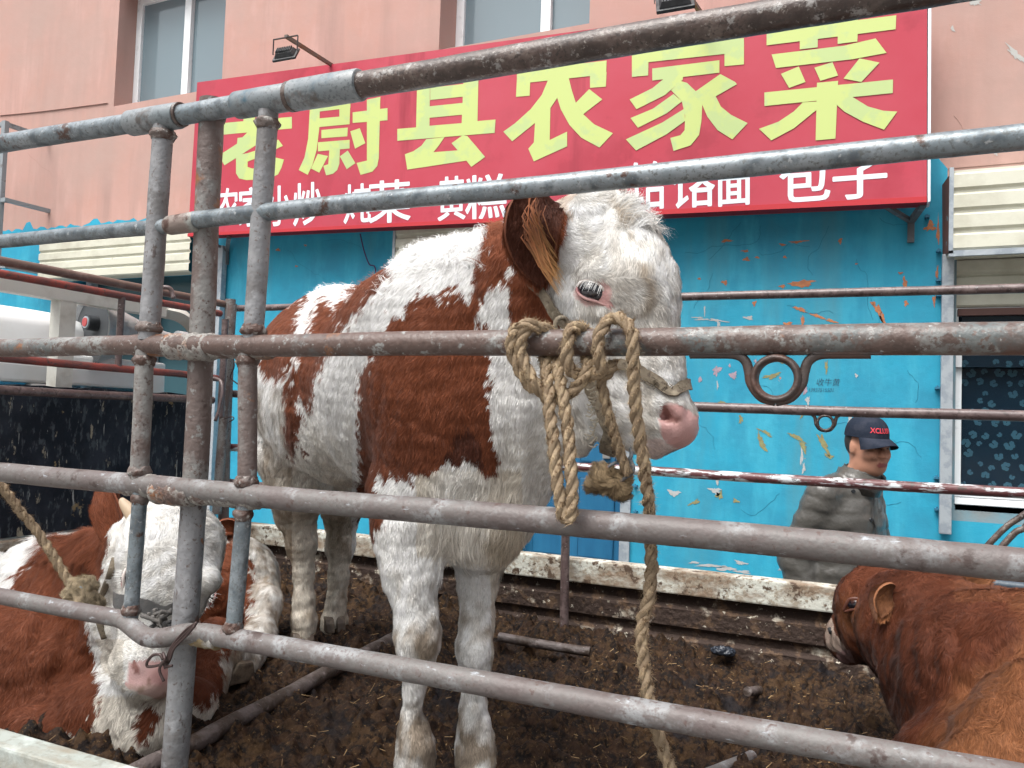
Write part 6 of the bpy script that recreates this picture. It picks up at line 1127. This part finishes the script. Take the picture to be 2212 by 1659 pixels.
# ------------------------------------------------------------------ the man passing behind the truck
def man():
    base = W(1822, 1200, Y=3.9); O = np.array([base[0], 3.9, 0]); f = np.array([.88, -.47, 0]); l = np.array([.47, .88, 0]); u = np.array([0, 0, 1.]); AX = np.array([f, l, u])
    p = lambda a, b_, c: O + f*a + l*b_ + u*c
    fh = np.array([.60, -.79, -.10]); fh /= np.linalg.norm(fh); lh_ = np.array([.707, .707, 0]); HXA = np.array([fh, lh_, np.cross(fh, lh_)])
    root = thing('person', tuple(O), 'man in a dark blue cap and grey brown padded jacket walking behind the truck', 'person')
    B = Body(); hc = p(.105, 0, 1.615)
    hp = lambda a, b_, c: hc + HXA[0]*a + HXA[1]*b_ + HXA[2]*c
    B.ell(hp(-.012, 0, .025), (.096, .075, .095), HXA, k=.02); B.ell(hp(.025, 0, -.045), (.068, .060, .072), HXA, k=.03); B.ell(hp(.045, 0, -.085), (.042, .045, .035), HXA, k=.025)
    B.cone(hp(.085, 0, .012), hp(.112, 0, -.024), .009, .015, k=.010); B.ell(hp(.075, 0, .028), (.02, .05, .012), HXA, k=.015)
    for s in (-1, 1):
        B.ell(hp(.062, s*.040, -.025), (.026, .022, .022), HXA, k=.02); B.ell(hp(-.012, s*.077, -.008), (.018, .008, .030), HXA, k=.006); B.cut(hp(-.004, s*.088, -.008), hp(-.004, s*.084, -.012), .006, .006, k=.006); B.cut(hp(.082, s*.030, .006), hp(.080, s*.036, .006), .009, .008, k=.012); B.ell(hp(.074, s*.031, .005), (.012, .012, .010), HXA, k=.004)
        B.ell(hp(.100, s*.012, -.026), (.009, .008, .007), HXA, k=.006)
    B.ell(hp(.089, 0, -.058), (.012, .022, .006), HXA, k=.006); B.ell(hp(.087, 0, -.070), (.012, .020, .006), HXA, k=.006); B.cut(hp(.105, -.02, -.0640), hp(.105, .02, -.0640), .0025, .0025, k=.006)
    B.cone(p(.085, 0, 1.53), p(.03, 0, 1.42), .056, .066, k=.03)
    B.ell(p(0, 0, 1.25), (.11, .17, .22), AX, k=.05); B.ell(p(-.01, 0, .98), (.11, .16, .16), AX, k=.05)
    arms = {}
    for s in (-1, 1):
        el, wr = (p(-.09, -.23, 1.12), p(.0, -.24, .88)) if s < 0 else (p(.03, .23, 1.12), p(.17, .20, .93)); B.chain([p(0, s*.17, 1.38), el, wr], [.06, .045, .032], k=.03); arms[s] = (p(.0, s*.17, 1.40), el, wr)
        dn = (wr-el)/np.linalg.norm(wr-el); pc = wr+dn*.07; B.cone(wr+dn*.02, pc, .028, .030, k=.015)
        for i, ln_ in enumerate((.075, .085, .08, .065)): o = f*(-.027+i*.018); a_ = pc+o*.8+dn*.02; B.chain([a_, a_+dn*ln_*.5+o*.2, a_+dn*ln_*.9-l*s*.025], [.0095, .0085, .007], k=.006)
        B.chain([wr+dn*.03+f*.025, wr+dn*.06+f*.045, wr+dn*.10+f*.045-l*s*.01], [.011, .010, .008], k=.008)
        k_, an = (p(.14, s*.09, .50), p(.22, s*.09, .09)) if s > 0 else (p(-.02, s*.09, .50), p(-.25, s*.09, .11)); B.chain([p(0, s*.09, .90), k_, an], [.085, .058, .04], k=.04); B.cone(an, an+f*.15-[0, 0, .045], .038, .028, k=.03)
    V, Q = B.mesh(.0075)
    SK = np.array((.42, .215, .145))
    d = (V-hc)@HXA.T; C = np.tile(SK, (len(V), 1))*(1+.08*noise3(V, 40, 1))[:, None]; C[(np.abs(d[:, 2]+.064) < .010) & (d[:, 0] > .07) & (np.abs(d[:, 1]) < .028)] = (.26, .085, .075)
    C[(d[:, 0] > .03) & (np.abs(d[:, 2]+.045) < .007) & (np.abs(np.abs(d[:, 1])-.040) < .012)] *= .7; C[(np.abs(d[:, 2]+.020) < .010) & (d[:, 0] > .05) & (np.abs(np.abs(d[:, 1])-.045) < .02)] *= 1.25  # shading put into the skin tint: darker smile folds, lighter cheeks
    C[(np.hypot(d[:, 0]-.09, (np.abs(d[:, 1])-.031)) < .014) & (np.abs(d[:, 2]-.006) < .006)] = (.03, .02, .02); C[(d[:, 0] > .06) & (np.abs(d[:, 2]-.026) < .006) & (np.abs(np.abs(d[:, 1])-.033) < .018)] *= .35
    hair = (d[:, 0] < -.02+.25*d[:, 2]) & (d[:, 2] > -.03) & (V[:, 2] > 1.56); C[hair] = (.045, .035, .03)
    sk = furmat('skin', .5, 0); body = raw_mesh('body', V, Q, sk, root, colors=C)
    # jacket
    J = Body(); J.ell(p(0, 0, 1.27), (.155, .215, .21), AX, k=.06); J.ell(p(0, 0, 1.06), (.175, .215, .24), AX, k=.06); J.ell(p(-.01, 0, .88), (.175, .21, .17), AX, k=.06); J.cone(p(.0, -.11, 1.42), p(.0, .11, 1.42), .070, .070, k=.05)
    for s in (-1, 1): J.chain(list(arms[s][:3]), [.078, .072, .058], k=.022)
    J.cone(p(.045, 0, 1.42), p(.075, 0, 1.50), .095, .082, k=.03)
    J.cut(p(.085, 0, 1.535), p(.12, 0, 1.62), .072, .09, k=.012)
    V, Q = J.mesh(.0085); N = vnormals(V, Q); zz = V[:, 2]; dl = (V-O)@AX.T; torso = np.abs(dl[:, 1]) < .19; arm = ~torso
    q = .005*(1-np.abs(np.sin(math.pi*(zz+.12*dl[:, 0]*arm+.02*np.abs(dl[:, 0]))/.070))**.5); arm = ~torso
    wr_ = noise3(V*[1, 1, 2.6], 22, 3); V = V + N*(-q + .0015*noise3(V*[1, 1, 2.2], 12, 5) + .0025*np.where(arm, np.abs(wr_)*.8, wr_*.3))[:, None]
    mj = M('padded nylon', (.080, .076, .068), [((.065, .062, .056), 3, .55, .12)], rough=.30, spec=.5, bump=(28, .25)); jk = raw_mesh('jacket', V, Q, mj, root); jk['label'] = 'grey brown padded jacket with a stand collar'
    b = MB(); bvj = BVHTree.FromPolygons(V.tolist(), Q.tolist())
    def on(a, b_, c, lift=.004): pt_ = p(a, b_, c); l_, n_, _, _ = bvj.find_nearest(Vector(pt_)); return np.array(l_)+np.array(n_)*lift
    b.tube(resample([on(.3, -.05, z) for z in np.linspace(1.46, .80, 30)], .02), .0035, 6); b.build('front_placket', M('dark zip', (.03, .03, .03), rough=.5), jk)
    for a, b_, z in ((.3, -.075, 1.18), (.3, -.075, .98), (.2, -.16, .90), (.16, -.14, 1.455), (.3, -.075, 1.36)):
        b = MB(); c = on(a, b_, z, 0); n_ = (c-p(0, 0, z)); n_[2] = 0; n_ /= np.linalg.norm(n_); b.tube([c, c+n_*.006], [.010, .008], 14); b.build('snap_button', m_black, jk, smooth=True)
    cl = MB(); R = []
    for i in range(19):
        t = -2.5+i*5.0/18; ca, sa = math.cos(t), math.sin(t); R.append([p(.045+.108*ca, .092*sa, 1.430-.03*max(ca, 0)), p(.080+.100*ca, .088*sa, 1.525-.045*max(ca, 0)), p(.078+.092*ca, .080*sa, 1.520-.045*max(ca, 0)), p(.05+.098*ca, .080*sa, 1.435-.03*max(ca, 0))])
    Vc = np.vstack(R); cl.add(Vc, [(i*4+k, i*4+(k+1) % 4, (i+1)*4+(k+1) % 4, (i+1)*4+k) for i in range(18) for k in range(4)]+[(0, 1, 2, 3), (75, 74, 73, 72)]); cl.build('collar', mj, jk, smooth='all')
    T = Body()
    for s in (-1, 1):
        k_, an = (p(.14, s*.09, .50), p(.22, s*.09, .12)) if s > 0 else (p(-.02, s*.09, .50), p(-.25, s*.09, .14)); T.chain([p(0, s*.09, .90), k_, an], [.105, .080, .066], k=.04)
    T.ell(p(0, 0, .88), (.14, .17, .10), AX, k=.05); V, Q = T.mesh(.012); raw_mesh('trousers', V, Q, M('dark trousers', (.03, .032, .04), rough=.9), root)
    for s in (-1, 1):
        an = p(.22, s*.09, .075) if s > 0 else p(-.25, s*.09, .085); S_ = Body(); S_.cone(an-f*.05, an+f*.14-[0, 0, .03], .052, .042, k=.02); V, Q = S_.mesh(.01); V[:, 2] = np.maximum(V[:, 2], .003); raw_mesh('shoe', V, Q, m_rubber, root)
    # cap
    mc = M('navy cotton', (.018, .024, .038), [((.03, .035, .05), 14, .55, .08)], rough=.95, spec=.1, bump=(120, .3)); b = MB(); nr, na = 12, 40; V = []
    cc = hp(-.016, 0, .056); tilt = HXA.T@np.array([[math.cos(-.02), 0, -math.sin(-.02)], [0, 1, 0], [math.sin(-.02), 0, math.cos(-.02)]]).T
    for i in range(nr+1):
        ph = (i/nr)*math.pi/2; rr_ = math.cos(ph)**.72; zz = .094*math.sin(ph)**.9
        for k in range(na): a = k*2*math.pi/na; V.append(cc + tilt@np.array([.110*rr_*math.cos(a), .088*rr_*math.sin(a), zz-.012]))
    b.add(V, [(i*na+k, i*na+(k+1) % na, (i+1)*na+(k+1) % na, (i+1)*na+k) for i in range(nr) for k in range(na)]); cap = b.build('cap', mc, root, smooth='all', label='dark blue baseball cap with red letters')
    b = MB(); top_, bot = [], []; n = 21
    for i in range(n):
        a = -1.15+2.3*i/(n-1); e0 = np.array([.106*math.cos(a), .088*math.sin(a), -.010]); ext = .072*math.cos(a*1.25)**.6 if abs(a*1.25) < 1.57 else 0; dr_ = np.array([1, .12*math.sin(a), 0])
        for t in (0, .35, .7, 1): q_ = e0+dr_*ext*t+np.array([0, 0, -.020*t*t-.30*(math.sin(a)**2)*.12*t]); top_.append(cc+tilt@q_); bot.append(cc+tilt@(q_-np.array([0, 0, .003])))
    I = np.arange(n*4).reshape(n, 4); Qf = np.stack([I[:-1, :-1], I[1:, :-1], I[1:, 1:], I[:-1, 1:]], -1).reshape(-1, 4); k = len(top_); ring = list(I[0, :]) + list(I[1:, -1]) + list(I[-1, ::-1][1:]) + list(I[::-1, 0][1:-1])
    b.add(top_+bot, list(map(tuple, np.vstack([Qf, Qf+k]))) + [(ring[i], ring[(i+1) % len(ring)], ring[(i+1) % len(ring)]+k, ring[i]+k) for i in range(len(ring))]); b.build('brim', mc, cap, smooth=True)
    lb = MB()
    def onto(x, y):
        a = -.66+x/.098; ph = math.asin(min(.95, (y+.022)/.094)); rr_ = math.cos(ph)**.72; return cc + tilt@np.array([.1125*rr_*math.cos(a), .0905*rr_*math.sin(a), .094*math.sin(ph)**.9-.012])
    text_mesh(lb, 'XCLUSIV', .030, onto, off=.0007); lb.build('cap_lettering', M('red embroidery', (.55, .04, .06), rough=.8, bump=None), cap)
man()
